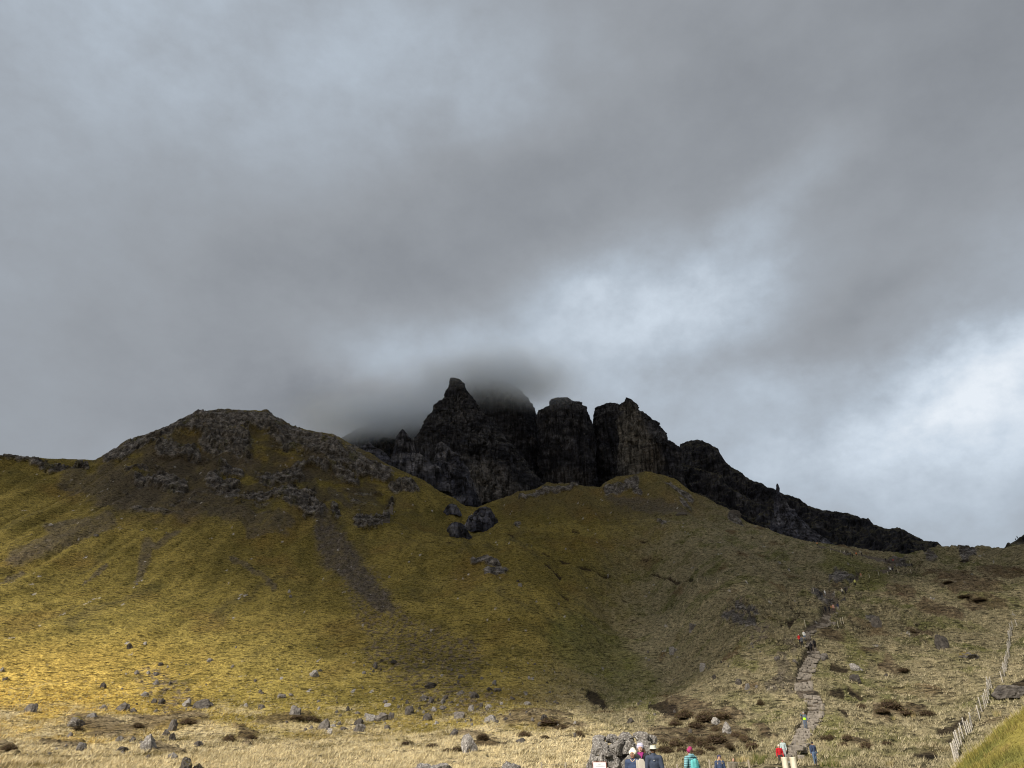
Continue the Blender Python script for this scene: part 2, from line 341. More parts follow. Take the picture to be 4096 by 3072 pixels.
scree_l = [(1275,2075,34,1330,2170,62),(1330,2170,66,1420,2290,60),(1420,2290,58,1520,2420,44),(1520,2420,40,1560,2460,14),(1250,2040,26,1290,2090,30),
 (280,1930,50,560,1990,60),(560,1990,60,780,2030,50),(60,2230,34,300,2140,40),(300,2140,40,430,2090,36),(590,2170,24,570,2280,20),(570,2280,18,545,2330,10),(940,2230,14,1090,2360,13),(850,2040,30,1150,2100,26),
 (420,1880,40,520,1930,40),(600,1850,40,1000,1850,36),(760,1980,36,900,2000,30),(1230,1780,24,1330,1900,20),(1200,1900,20,1260,1960,20),(200,2120,30,330,2090,30),(1000,2120,20,1130,2125,20),(0,2330,14,90,2290,14),(700,1880,36,850,1880,30),(420,2260,8,330,2340,6),(620,2180,10,720,2120,14),(1330,1960,18,1400,2040,12),
 (2440,1990,26,2640,2040,30),(2640,2040,20,2760,2060,14),(3120,2660,20,3160,2760,28),(3080,2770,18,3160,2720,26),(3130,3040,22,3180,3065,26),(3150,2600,16,3180,2640,18)]
fan_l = [(1480,2440,60,1600,2560,90),(1600,2560,80,1850,2620,70),(1520,2600,60,1750,2760,90),(1750,2760,70,1950,2850,60),(2950,2450,50,3040,2540,40),(1450,2330,80,1500,2480,60),(600,2700,50,700,2800,60)]
heath_l = [(2700,2860,60,2820,2880,50,1.5),(2640,2960,40,2780,2990,50,1.5),(2900,2940,60,2960,2970,50,1.5),(2820,2950,40,2900,3000,60,1.5),(2880,2900,40,2980,2900,24,1.5),(300,2900,40,520,2920,60,2),(540,2900,50,760,2880,40,2),(700,2870,40,760,2890,60,2),
 (1050,2880,30,1200,2870,50,2),(2040,2890,40,2200,2900,50,2),(2200,2900,30,2300,2920,26,2),(1880,2960,30,1990,2990,30,2),(2060,2860,30,2260,2860,20,2),(930,2930,20,980,2950,30,2),(0,2990,40,60,3010,30,2),(180,2965,24,330,2975,24,2),(620,2980,20,720,2990,30,2),
 (3560,2680,26,3600,2690,20,2),(3520,2870,30,3600,2870,24,2),(3600,2850,24,3680,2870,40,2),(3640,2540,24,3720,2550,20,2),(3830,2380,60,4000,2370,40,2),(3740,2330,40,3900,2350,50,2),(3900,2440,40,4010,2450,30,2),(3600,2380,40,3640,2400,30,2),(3700,2440,40,3820,2470,40,2),(3960,2300,50,4080,2310,40,2),(3300,2560,30,3380,2570,20,2),(3450,2640,24,3520,2640,20,2),(3080,2960,24,3040,2930,20,2),(3380,2980,24,3440,2990,20,2)]
peat_l = [(3290,2780,8,3360,2775,16),(3330,2680,10,3380,2690,8),(3440,2790,10,3400,2770,10),(3360,2860,5,3390,2875,8),(3760,2940,10,3860,2900,10),(3680,3000,7,3780,2975,14),(3780,2975,14,3850,2950,10),(3660,3040,6,3740,3042,14),(3860,2850,6,3930,2860,10),(3380,2960,6,3420,2955,6),
 (3960,2750,6,4096,2755,16),(2150,2195,2.5,2210,2225,3),(2240,2232,3,2330,2270,4),(2330,2270,3,2440,2298,3),(2600,2305,2,2700,2318,5),(2700,2318,5,2820,2326,3),(2180,2262,3,2240,2290,5),(2190,2350,4,2270,2385,6),(1690,2167,2.5,1800,2172,4),(3130,2515,5,3190,2500,6),(3200,2470,3,3160,2520,6),(2390,2358,4,2405,2360,4),(2495,2400,4,2525,2412,4),(2030,2152,2,2050,2153,3),(2290,2132,2,2315,2132,3),(2560,2162,2,2590,2166,3),(2565,2240,2,2590,2243,3),
 (2370,2790,24,2420,2830,14),(2620,2840,20,2700,2860,12)]
TRACK = [(3136,3076,26),(3165,3040,34),(3188,2995,36),(3200,2960,36),(3230,2915,38),(3260,2870,36),(3262,2827,40),(3250,2786,36),(3214,2768,38),(3218,2725,40),(3222,2698,40),(3237,2661,34),(3258,2633,28),(3243,2589,22),(3230,2553,18),(3243,2524,26),(3300,2502,32),(3321,2459,34),(3337,2443,28),(3360,2425,16),(3345,2405,9),(3300,2396,9),(3290,2385,8),(3370,2378,8),(3405,2350,9),(3425,2325,8),(3444,2305,8),(3500,2290,7),(3570,2285,7),(3575,2255,6),(3540,2245,5),(3420,2222,5),(3390,2222,5),(3270,2188,4)]
path_l = [(a[0], a[1], max(a[2] * .62, 8), b[0], b[1], max(b[2] * .62, 8)) for a, b in zip(TRACK[:-1], TRACK[1:])]
lat_ = AA * DD
m_rock = caps(rock_l); m_scree = caps(scree_l); m_fan = caps(fan_l); m_heath = caps(heath_l)
m_peat = caps(peat_l, PX + JX2 * .3, PY + JY2 * .3); m_path = caps(path_l, PX + JX2 * .25, PY + JY2 * .25)
rag = fbm2(X / 7, ZZ / 5, 5, 51, .65)
m_rock = sst(.35, .75, m_rock + .8 * rag); m_scree = sst(.30, .95, m_scree + .8 * fbm2(lat_ / 9, Y / 14, 5, 61, .65))
m_heath = sst(.35, .95, m_heath + .9 * fbm2(X / 4, Y / 4, 5, 71, .65)); m_path = sst(.2, .6, m_path); m_peat = sst(.2, .6, m_peat)
knoll = sst(2130, 1990, PY) * sst(250, 560, PX) * sst(1700, 1500, PX)
m_rock = np.clip(np.maximum(m_rock, knoll * sst(.0, .3, fbm2(X / 19, ZZ / 9, 5, 81, .6) - .12)), 0, 1)
m_rock = m_rock * (1 - m_path)
vis = sst(40, 70, DD)                       # no relief under the camera's feet
lat = AA * DD                                # distance along the contour
# relief
sc = np.clip(DD / 150, .5, 2.2)
z = ZZ.copy()
nearc = sst(0, 60, np.abs(ROWI - crest_i).astype(float))
big = fbm2(X / 55, Y / 55, 4, 1, .6) * DD * .015 * (.06 + .94 * nearc)
gul = (np.abs(fbm2(lat / 26 + Y * .004, DD / 160, 3, 3)) - .15) * DD * .024 * nearc
soft = (1 - m_path) * vis
z += (big + gul * sst(200, 330, DD)) * soft
hm = fbm2(X / 9, Y / 9, 3, 5) * .9 * sc * sst(1500, 2600, PX) + fbm2(X / 9, Y / 9, 3, 5) * .28 * sc
z += hm * soft * (1 - .5 * sst(330, 400, DD)) * (.25 + .75 * nearc)
rough = caps([(2900,2470,60,3150,2430,50),(3150,2420,60,3420,2400,60),(3280,2500,30,3420,2520,40),(3450,2330,50,3560,2300,30),(3100,2560,40,3180,2600,30),(3700,2560,60,3560,2480,50),(3500,2300,30,3680,2290,30)])
rgt = sst(2650, 2950, PX) * sst(2150, 2300, PY) * (DD > 60)
fold = 1 - np.abs(fbm2(lat / 9, DD / 6, 3, 140)) * 2.2
z += (fold * .75 + fbm2(X / 3.2, Y / 2.4, 3, 141) * .45) * rgt * soft * np.clip(DD / 140, .5, 1.6)
z += (np.abs(fbm2(X / 4, Y / 3, 4, 142, .6)) * 3.2 - .6) * rough * soft
tus = np.abs(perlin2(lat / 1.1, DD / 1.6, 6)) * .30 + np.abs(perlin2(lat / .45, DD / .8, 7)) * .14 * sst(170, 110, DD)
z += tus * (.8 + .4 * sst(200, 300, DD)) * soft * (1 - m_rock)
ter = fbm2(lat / 5.5 + z * .1, z / .9 + lat * .02, 3, 8)          # little sheep terraces running along the slope
z += np.clip(ter, -.4, .6) * 1.0 * sst(130, 200, DD) * soft * (1 - m_rock)
c1, c2, cid = cell2(X / 15 + fbm2(X / 12, z / 12, 4, 91) * 1.6, z / 5.0 + Y / 20 + fbm2(X / 14, z / 9, 4, 94) * 1.2, 92)
d1, d2, did = cell2(X / 4.2 + cid * 5 + fbm2(X / 3, z / 3, 3, 97), z / 2.0 + Y / 7 + fbm2(X / 4, z / 3, 3, 98), 93)
rk = (cid - .35) * 6.5 + np.clip(c2 - c1, 0, .12) * 26 + (did - .5) * 3.0 + np.clip(d2 - d1, 0, .2) * 7 - 2.2 + fbm2(X / 1.5, z / 1.2, 2, 95) * 1.2
push = rk * m_rock * np.clip(DD / 430, .15, 1) * np.where(PX > 2650, .4, np.where(PX > 1700, .7, 1))
z += push * (.30 + .05 * nearc)
X = X - np.sin(AA) * push * .62 * nearc; Y = Y - np.cos(AA) * push * .62 * nearc
z += (np.abs(perlin2(X / 1.0, Y / 1.0, 96)) * .5 + np.abs(perlin2(X / 2.3, Y / 2.3, 97)) * .5) * m_scree * .8 * soft
z += m_heath * (.35 + .35 * np.abs(fbm2(X / 1.2, Y / 1.2, 3, 98))) * soft
z -= m_peat * .55 * np.clip(DD / 200, .4, 2) * soft
z += (fbm2(X / .8, Y / .8, 2, 99) * .06) * m_path * vis
ZT = z
# colours of the ground, with some sunlight and shade painted in
def col(*c): return np.array(c)[None, None, :]
def lerp(a, b, m): return a * (1 - m[..., None]) + b * m[..., None]
gold = col(.268, .210, .058); olive = col(.160, .127, .032); moss = col(.084, .075, .021); tan = col(.450, .375, .225); beige = col(.205, .180, .112); brown = col(.105, .062, .032)
vs = fbm2(X / 40, Y / 40, 4, 101); vm = fbm2(lat / 7, DD / 11, 4, 102); vf = fbm2(lat / 1.6, DD / 2.2, 3, 103)
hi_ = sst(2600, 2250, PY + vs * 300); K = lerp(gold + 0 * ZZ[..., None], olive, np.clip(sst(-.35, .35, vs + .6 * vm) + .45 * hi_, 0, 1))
K = lerp(K, col(.50, .35, .09), .8 * sst(2480, 2720, PY + vs * 90) * sst(1150, 150, PX + vm * 250)); K = K * (1.06 + .22 * sst(2480, 2760, PY))[..., None]; K = lerp(K, K * .84, sst(2500, 2050, PY + vs * 200) * .8)  # lower-left sunlight painted into the grass colour; lower slope lightened, upper darkened
rill = sst(.12, .5, fbm2(lat / 9 + fbm2(X / 30, Y / 30, 2, 150) * 1.5, DD / 75, 4, 151, .6)) * sst(2850, 2500, PY)
K = lerp(K, col(.085, .072, .034), rill * .55)
spk = (_h(np.floor(lat * 1.6), np.floor(ZT * 1.3), np.zeros(1), 77) / 4294967296.0 < .0022 + .004 * sst(.2, .6, fbm2(X / 30, Y / 30, 3, 160))) & (DD > 150) & (DD < 470)
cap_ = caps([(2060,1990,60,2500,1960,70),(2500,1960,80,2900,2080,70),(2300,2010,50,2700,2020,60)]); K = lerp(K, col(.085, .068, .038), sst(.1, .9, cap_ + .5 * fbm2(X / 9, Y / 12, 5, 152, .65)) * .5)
K = lerp(K, moss, sst(.05, .8, fbm2(X / 26, Y / 30, 5, 120, .6) + .35 * vm) * .8)
K = lerp(K, col(.17, .10, .03), sst(.1, .5, fbm2(X / 30 + 9, Y / 34, 4, 121)) * .35)
K = lerp(K, gold * .8, sst(.1, .5, vf) * .12)
rt = sst(-260, 320, (PX - 2450) + (PY - 2350) * .55 + JX * 1.5) * sst(1900, 2250, PY + vm * 60 + (PX - 2000) * .05)
K = lerp(K, lerp(beige + 0 * ZZ[..., None], col(.115, .118, .05), sst(-.1, .45, fbm2(X / 14, Y / 14, 4, 104))), rt * .9)
K = lerp(K, tan * .80, rt * sst(-.05, .4, vf + .4 * vm) * .5)
K = lerp(K, brown, rt * sst(.25, .5, fbm2(lat / 12, DD / 16, 4, 105)) * .7)
K = lerp(K, col(.075, .062, .035), rgt * sst(.45, -.1, fold) * .6)  # shade in the hollows of the folds painted into the colour
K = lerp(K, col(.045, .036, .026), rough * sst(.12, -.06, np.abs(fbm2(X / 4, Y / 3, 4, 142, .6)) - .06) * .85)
dry = sst(2820, 2970, PY + (fbm2(X / 12, Y / 22, 5, 106, .65) * 260) - np.clip(PX - 400, 0, 900) * .02) * sst(2750, 2450, PX)
K = lerp(K, lerp(tan * 1.22 + 0 * ZZ[..., None], col(.21, .165, .075), sst(-.05, .5, vm + .3 * vf)), dry * .92)
lushr = sst(2960, 2400, PX) * 0
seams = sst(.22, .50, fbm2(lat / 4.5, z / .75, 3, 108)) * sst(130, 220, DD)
K = lerp(K, col(.040, .034, .014), seams * .42 * (1 - dry))  # peat-dark streaks along the terraces, also painted for the shade under them
g3 = caps([(2300,2560,90,2560,2760,80),(2560,2760,60,2600,2850,40),(2960,2680,30,3020,2700,20),(3350,2900,26,3300,2990,20),(3400,2600,40,3450,2700,30),(3340,2260,50,3500,2330,60)])
K = lerp(K, col(.120, .125, .028), sst(.2, .9, g3) * .5)
K = lerp(K, col(.125, .100, .085), sst(.15, .8, caps(fan_l)) * sst(-.05, .25, fbm2(X / 1.4, Y / 1.4, 3, 109)) * .8)
K = lerp(K, lerp(col(.080, .066, .052) + 0 * ZZ[..., None], col(.135, .115, .10), sst(0, .5, fbm2(X / 2, Y / 2, 3, 110))), m_scree * (.72 + .28 * sst(-.35, .25, fbm2(lat_ / 3, Y / 5, 5, 122, .7))) * (.75 + .25 * caps([(1275,2075,34,1330,2170,62),(1330,2170,66,1420,2290,60),(1420,2290,58,1520,2420,44)])))
K = lerp(K, lerp(col(.085, .055, .035) + 0 * ZZ[..., None], col(.19, .15, .09), sst(.05, .5, vf)), m_heath * .7)
K = lerp(K, col(.030, .021, .014), m_peat * .9)
rockc = lerp(col(.065, .059, .055) + 0 * ZZ[..., None], col(.25, .232, .22), sst(-.3, .5, fbm2(X / 3, z / 2.5, 4, 111)))
rockc = lerp(rockc, col(.11, .105, .03), sst(.2, .5, fbm2(X / 7, Y / 7, 3, 112)) * .5)
K = lerp(K, rockc, m_rock)
K = lerp(K, col(.066, .054, .040), knoll * sst(-.30, .15, fbm2(X / 18, z / 12, 5, 113, .6)) * .75 * (1 - m_rock))
K = lerp(K, col(.120, .096, .076), m_path * .9)
K = lerp(K, lerp(lerp(col(.235, .20, .050) + 0 * ZZ[..., None], col(.165, .165, .045), sst(-.2, .4, fbm2(X / 3, Y / 3, 4, 114))), col(.27, .20, .07), sst(.0, .5, fbm2(X / 1.1, Y / 1.1, 5, 115, .65)) * .7), sst(58, 48, DD) * sst(18, 24, np.degrees(AA)))
K = np.where(spk[..., None] & (m_rock < .3)[..., None], col(.34, .32, .30), K)
K = lerp(K, col(.10, .11, .05), sst(40, 20, DD) * (1 - .85 * sst(18, 24, np.degrees(AA)) * (AA < 3)))
verts = np.stack([X, Y, ZT], -1).reshape(-1, 3)
ii = np.arange(NR - 1)[:, None] * NC; jj = np.arange(NC)[None, :]; j2 = (jj + 1) % NC
F = np.stack([ii + jj, ii + j2, ii + NC + j2, ii + NC + jj], -1).reshape(-1, 4)
i0 = len(verts); verts = np.vstack([verts, [[0, 0, 0]]])
hill = meshobj('hillside', verts, F, M_hill, smooth=True)
tf = [[int(a), i0, int(b)] for a, b in zip(j2.ravel(), jj.ravel())]
M_bank = vmat('bank_turf', 5, .5, 1.5, .06, .1)
hill.data.materials.append(M_bank); bk = ((DD < 57) & (np.degrees(AA) > 15) & (AA < math.pi))[:-1]; hill.data.polygons.foreach_set('material_index', bk.ravel().astype(np.int32))
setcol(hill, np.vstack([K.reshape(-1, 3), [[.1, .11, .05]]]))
ra = hill.data.attributes.new('rock', 'FLOAT', 'POINT'); ra.data.foreach_set('value', np.append((np.maximum(m_rock, m_scree * .5) + m_fan * .25 + m_path * .3).ravel(), 0).astype(np.float32))
tag(hill, kind='structure')
g0 = meshobj('ground', [(0, 0, 0)] + [(3.02 * math.sin(a), 3.02 * math.cos(a), 0.0) for a in np.linspace(0, 2 * math.pi, 65)[:-1]], [[0, (i + 1) % 64 + 1, i + 1] for i in range(64)], mat('trodden_turf', (.10, .11, .05)))
tag(g0, kind='structure')

EL = (ZT - CAMZ) / DD
def zat(x, y):
    a = math.atan2(x, y); d = math.hypot(x, y)
    c = (a - fine_az[0]) / (fine_az[1] - fine_az[0]); c = min(max(c, 0), nfine - 1.001); c0 = int(c); f = c - c0
    return (1 - f) * np.interp(d, DD[:, c0], ZT[:, c0]) + f * np.interp(d, DD[:, c0 + 1], ZT[:, c0 + 1])
def ground(px, py, dmin=43):
    """where the line of sight through a picture point meets the hill"""
    a, s = pdir(px, py); c = int(round((float(a) - fine_az[0]) / (fine_az[1] - fine_az[0]))); c = min(max(c, 0), nfine - 1)
    e = EL[:, c]; d = DD[:, c]; k = np.where((e >= s) & (d > dmin))[0]
    if len(k) == 0: d_ = DD[crest_i, c]
    else:
        i = k[0]; t = (s - e[i - 1]) / max(e[i] - e[i - 1], 1e-9); d_ = d[i - 1] + min(max(t, 0), 1) * (d[i] - d[i - 1])
    x, y = d_ * math.sin(a), d_ * math.cos(a)
    return Vector((x, y, zat(x, y))), float(d_)
def px_to_m(d): return d / 3300.0

# ------------------------------------------------------------------ crags
def finish_crag(o, P, lightf=1.0, green=.5, seed=0, patches=()):
    me = o.data; nv = len(me.vertices)
    nor = np.zeros(nv * 3, np.float32); me.vertices.foreach_get('normal', nor); nor = nor.reshape(-1, 3)
    x, y, z_ = P[:, 0], P[:, 1], P[:, 2]
    n = fbm3(x / 14, y / 14, z_ / 7, 4, seed + 5)
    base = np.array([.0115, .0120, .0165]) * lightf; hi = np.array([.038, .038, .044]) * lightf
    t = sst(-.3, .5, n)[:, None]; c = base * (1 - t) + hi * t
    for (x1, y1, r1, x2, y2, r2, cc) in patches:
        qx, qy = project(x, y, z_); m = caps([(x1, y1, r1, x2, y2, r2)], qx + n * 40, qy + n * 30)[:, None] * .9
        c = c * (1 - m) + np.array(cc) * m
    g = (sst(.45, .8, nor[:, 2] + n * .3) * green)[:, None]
    c = c * (1 - g) + np.array([.042, .037, .020]) * g
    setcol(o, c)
    a = me.attributes.new('rock', 'FLOAT', 'POINT'); a.data.foreach_set('value', np.full(nv, .5 * min(lightf, 1.4), np.float32))
def massif(name, L, Rr, d, ratio=.8, amp=3.0, seed=0, lightf=1.0, green=.4, nu=260, nv=200, power=2.4, tmax=90, lean=0., patches=(), mt=None):
    def conv(pts):
        zz = []; aa = []
        for px, py in pts:
            a, s = pdir(px, py); aa.append(float(a)); zz.append(CAMZ + d * float(s))
        return np.array(aa), np.array(zz)
    al, zl = conv(L); ar, zr = conv(Rr)
    ztop = max(zl[0], zr[0]); zb = min(zl[-1], zr[-1])
    lev = ztop - (ztop - zb) * np.linspace(0, 1, nv) ** 1.15
    A1 = np.interp(-lev, -zl, al); A2 = np.interp(-lev, -zr, ar)
    cen = (A1 + A2) / 2; w = d * np.tan((A2 - A1) / 2); w = np.maximum(w, .05)
    t = np.minimum(w * ratio, tmax)
    th = np.linspace(0, 2 * math.pi, nu, endpoint=False)
    ct, st = np.cos(th), np.sin(th)
    lx = np.sign(ct) * np.abs(ct) ** (2 / power); ly = np.sign(st) * np.abs(st) ** (2 / power)
    LX = w[:, None] * lx; LY = t[:, None] * ly
    h = (ztop - lev)[:, None]
    DDc = d - lean * h
    dirx, diry = np.sin(cen)[:, None], np.cos(cen)[:, None]
    x = DDc * dirx + LX * diry + LY * dirx; y = DDc * diry - LX * dirx + LY * diry
    z_ = np.broadcast_to(lev[:, None], x.shape).copy()
    nl = np.hypot(LX, LY) + 1e-3; ux, uy = LX / nl, LY / nl
    s1 = amp
    fl = 1 - 2 * np.abs(fbm3(x / (4.2 * s1), y / (4.2 * s1), z_ / (14 * s1), 5, seed, .6))
    ve = fbm3(x / (1.5 * s1), y / (1.5 * s1), z_ / (3.2 * s1), 4, seed + 7, .6)
    band = z_ / (2.6 * s1) + fbm3(x / 25, y / 25, z_ / 25, 2, seed + 3) * 2.2; fr = band - np.floor(band)
    hsh = _h(np.floor(band), np.floor(x / (7 * s1)), np.floor(y / (7 * s1)), seed + 4) / 4294967296.0
    fis = np.abs(fbm3(x / (1.6 * s1), y / (1.6 * s1), z_ / (22 * s1), 3, seed + 12)); dsp = s1 * (1.0 * fl - .9 * sst(.12, 0, fis) + .9 * ve + .30 * (hsh - .5) * 1.2 - .22 * sst(.6, 1, fr) * (hsh > .4) + .35 * fbm3(x / (.6 * s1), y / (.6 * s1), z_ / (.8 * s1), 2, seed + 9)) - s1 * .35
    dsp = dsp * np.clip(w[:, None] / (1.5 * s1), .0, 1) * np.clip(.35 + h / (5 * s1), 0, 1)
    gx = ux * diry + uy * dirx; gy = -ux * dirx + uy * diry
    x += gx * dsp; y += gy * dsp
    z_ += s1 * .3 * ve * np.clip(h / 5, 0, 1)
    P = np.stack([x, y, z_], -1).reshape(-1, 3)
    i_ = np.arange(nv - 1)[:, None] * nu; j_ = np.arange(nu)[None, :]; k_ = (j_ + 1) % nu
    F_ = np.stack([i_ + j_, i_ + nu + j_, i_ + nu + k_, i_ + k_], -1).reshape(-1, 4)
    o = meshobj(name, P, F_, mt or M_crag)
    finish_crag(o, P, lightf, green, seed, patches)
    return o
S = 'structure'
def mtn(*a, **k): return tag(massif('mountain_peak', *a, **k), kind=S)
# tall pointed peak, its veiled neighbour, and the two domes and the spire to the right
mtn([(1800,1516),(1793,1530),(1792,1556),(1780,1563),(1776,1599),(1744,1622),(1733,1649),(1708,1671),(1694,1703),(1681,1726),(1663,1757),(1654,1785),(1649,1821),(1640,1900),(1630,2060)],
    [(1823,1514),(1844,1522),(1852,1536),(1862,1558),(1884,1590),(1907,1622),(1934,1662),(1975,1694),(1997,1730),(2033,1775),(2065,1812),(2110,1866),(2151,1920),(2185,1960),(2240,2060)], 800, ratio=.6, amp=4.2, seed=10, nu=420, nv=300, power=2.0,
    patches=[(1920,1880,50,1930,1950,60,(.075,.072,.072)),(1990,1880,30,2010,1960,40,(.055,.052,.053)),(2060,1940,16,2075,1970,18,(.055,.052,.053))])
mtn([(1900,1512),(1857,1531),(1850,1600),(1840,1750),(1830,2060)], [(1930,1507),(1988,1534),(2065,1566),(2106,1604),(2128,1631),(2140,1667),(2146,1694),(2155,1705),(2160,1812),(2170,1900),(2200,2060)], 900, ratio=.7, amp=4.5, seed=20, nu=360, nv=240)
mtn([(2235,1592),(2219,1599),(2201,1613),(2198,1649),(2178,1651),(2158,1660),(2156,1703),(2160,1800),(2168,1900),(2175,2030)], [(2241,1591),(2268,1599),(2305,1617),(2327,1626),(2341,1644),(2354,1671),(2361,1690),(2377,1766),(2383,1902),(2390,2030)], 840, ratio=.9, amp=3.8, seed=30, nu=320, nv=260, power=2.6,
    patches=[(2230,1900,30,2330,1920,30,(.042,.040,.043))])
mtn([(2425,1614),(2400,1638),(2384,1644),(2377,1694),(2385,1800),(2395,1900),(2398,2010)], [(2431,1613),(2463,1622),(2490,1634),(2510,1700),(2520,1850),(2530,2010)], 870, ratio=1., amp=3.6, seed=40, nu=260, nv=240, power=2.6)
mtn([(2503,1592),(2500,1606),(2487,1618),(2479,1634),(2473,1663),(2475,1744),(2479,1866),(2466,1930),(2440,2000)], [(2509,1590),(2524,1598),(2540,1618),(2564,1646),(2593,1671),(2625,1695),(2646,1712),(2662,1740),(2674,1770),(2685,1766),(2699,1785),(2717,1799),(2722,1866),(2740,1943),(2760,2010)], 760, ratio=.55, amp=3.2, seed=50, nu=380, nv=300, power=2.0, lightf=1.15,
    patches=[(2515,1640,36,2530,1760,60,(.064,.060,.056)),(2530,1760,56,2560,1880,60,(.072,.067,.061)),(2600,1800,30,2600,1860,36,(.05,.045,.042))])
for args in [((2158,1690),(2150,1950)), ((2378,1690),(2385,1950))]:
    (x1, y1), (x2, y2) = args
    mtn([(x1 - 4, y1 - 2), (x1 - 20, y1 + 30), (x1 - 30, y2 + 60)], [(x1, y1 - 4), (x1 + 22, y1 + 30), (x1 + 40, y2 + 60)], 930, amp=2.6, seed=60 + x1 % 7, nu=120, nv=120)
# free-standing pinnacles and outcrops along the skyline of the near slope
def crag_thing(name, label, cat, *a, **k): return tag(massif(name, *a, **k), label, cat)
crag_thing('rock_pinnacle', 'thin leaning needle of dark rock rising from a broad buttress on the right ridge', 'rock pinnacle',
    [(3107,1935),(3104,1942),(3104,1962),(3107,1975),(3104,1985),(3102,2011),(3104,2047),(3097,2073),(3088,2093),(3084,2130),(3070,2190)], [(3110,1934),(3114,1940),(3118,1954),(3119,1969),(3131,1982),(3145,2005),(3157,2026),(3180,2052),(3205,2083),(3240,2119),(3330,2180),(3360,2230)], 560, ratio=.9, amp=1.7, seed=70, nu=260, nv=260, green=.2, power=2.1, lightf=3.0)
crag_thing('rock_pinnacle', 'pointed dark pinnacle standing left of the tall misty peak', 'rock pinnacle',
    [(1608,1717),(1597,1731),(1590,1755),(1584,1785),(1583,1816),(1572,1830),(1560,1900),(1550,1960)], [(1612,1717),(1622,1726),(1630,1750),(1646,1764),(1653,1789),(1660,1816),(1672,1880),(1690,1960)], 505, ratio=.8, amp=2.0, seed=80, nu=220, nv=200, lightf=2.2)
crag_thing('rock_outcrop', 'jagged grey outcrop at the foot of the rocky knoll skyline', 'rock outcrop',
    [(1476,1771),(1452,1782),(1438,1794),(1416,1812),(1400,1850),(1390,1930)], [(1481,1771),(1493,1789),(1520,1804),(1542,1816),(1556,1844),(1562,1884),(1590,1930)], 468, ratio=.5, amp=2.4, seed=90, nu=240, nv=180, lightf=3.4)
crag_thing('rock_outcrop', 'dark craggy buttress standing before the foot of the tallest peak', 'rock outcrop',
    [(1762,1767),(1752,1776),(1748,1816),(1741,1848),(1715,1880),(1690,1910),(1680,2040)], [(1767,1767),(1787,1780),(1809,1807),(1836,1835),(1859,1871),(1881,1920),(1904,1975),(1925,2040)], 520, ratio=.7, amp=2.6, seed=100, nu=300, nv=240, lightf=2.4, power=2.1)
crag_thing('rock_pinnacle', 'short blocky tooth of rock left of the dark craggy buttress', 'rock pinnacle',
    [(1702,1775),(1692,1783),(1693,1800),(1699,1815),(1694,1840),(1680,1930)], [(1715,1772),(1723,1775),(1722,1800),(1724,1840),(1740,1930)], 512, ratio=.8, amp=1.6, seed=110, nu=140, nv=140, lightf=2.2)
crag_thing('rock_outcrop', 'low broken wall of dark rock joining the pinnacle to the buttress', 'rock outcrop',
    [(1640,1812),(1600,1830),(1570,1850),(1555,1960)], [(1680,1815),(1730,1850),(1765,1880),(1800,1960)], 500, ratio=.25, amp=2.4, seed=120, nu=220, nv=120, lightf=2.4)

# ridge sheets: crest line, cliffs and benches in front, a slope behind
def ridge(name, crest, base, seed, fr_d, nat=420, amp=3., lightf=1.0):
    A = []; D = []; Z = []
    for px, py, d in crest:
        a, s = pdir(px, py); A.append(float(a)); D.append(d); Z.append(CAMZ + d * float(s))
    a_ = np.linspace(A[0], A[-1], nat); dcr = np.interp(a_, A, D); zcr = np.interp(a_, A, Z)
    zb = np.interp(a_, [float(pdir(p[0], p[1])[0]) for p in base], [CAMZ + p[2] * float(pdir(p[0], p[1])[1]) for p in base])
    prof = [(-3.0, .8, 4), (-1.2, .35, 8), (-.3, .05, 8), (0, 0, 24), (.06, .07, 40), (.14, .28, 16), (.30, .36, 40), (.38, .58, 20), (.58, .66, 36), (.66, .88, 16), (1.0, 1.0, 0)]
    ts = []; zs = []
    for (t0, z0, n), (t1, z1, _) in zip(prof[:-1], prof[1:]):
        for j in range(n): ts.append(t0 + (t1 - t0) * j / n); zs.append(z0 + (z1 - z0) * j / n)
    ts.append(1.0); zs.append(1.0); ts = np.array(ts)[:, None]; zs = np.array(zs)[:, None]
    H = np.maximum(zcr - zb, 3)
    wob = fbm2(a_ * 14, a_ * 0 + seed, 3, seed)[None] * .10
    d = dcr[None] - ts * fr_d; zz = zcr[None] - H[None] * (zs + wob * np.sin(np.clip(zs, 0, 1) * math.pi))
    x = d * np.sin(a_)[None]; y = d * np.cos(a_)[None]
    m = np.clip(np.abs(ts) * 14, .12, 1)
    fl = 1 - 2 * np.abs(fbm3(x / 16, y / 16, zz / 40, 4, seed)); n2_ = fbm3(x / 4.5, y / 4.5, zz / 6, 3, seed + 2)
    r = amp * (fl * 1.8 + n2_ * 1.3) * m; big_ = fbm3(x / 70, y / 70, zz / 90, 2, seed + 4) * 14 * m
    x -= (r + big_) * np.sin(a_); y -= (r + big_) * np.cos(a_)
    zz = zz + amp * .5 * n2_ + amp * .25 * fbm3(x / 1.5, y / 1.5, zz / 2, 2, seed + 6)
    nv_, nu_ = x.shape; P = np.stack([x, y, zz], -1).reshape(-1, 3)
    i_ = np.arange(nv_ - 1)[:, None] * nu_; j_ = np.arange(nu_ - 1)[None, :]
    F_ = np.stack([i_ + j_, i_ + nu_ + j_, i_ + nu_ + j_ + 1, i_ + j_ + 1], -1).reshape(-1, 4)
    o = meshobj(name, P, F_, M_crag); finish_crag(o, P, lightf, .85, seed)
    return tag(o, kind=S)
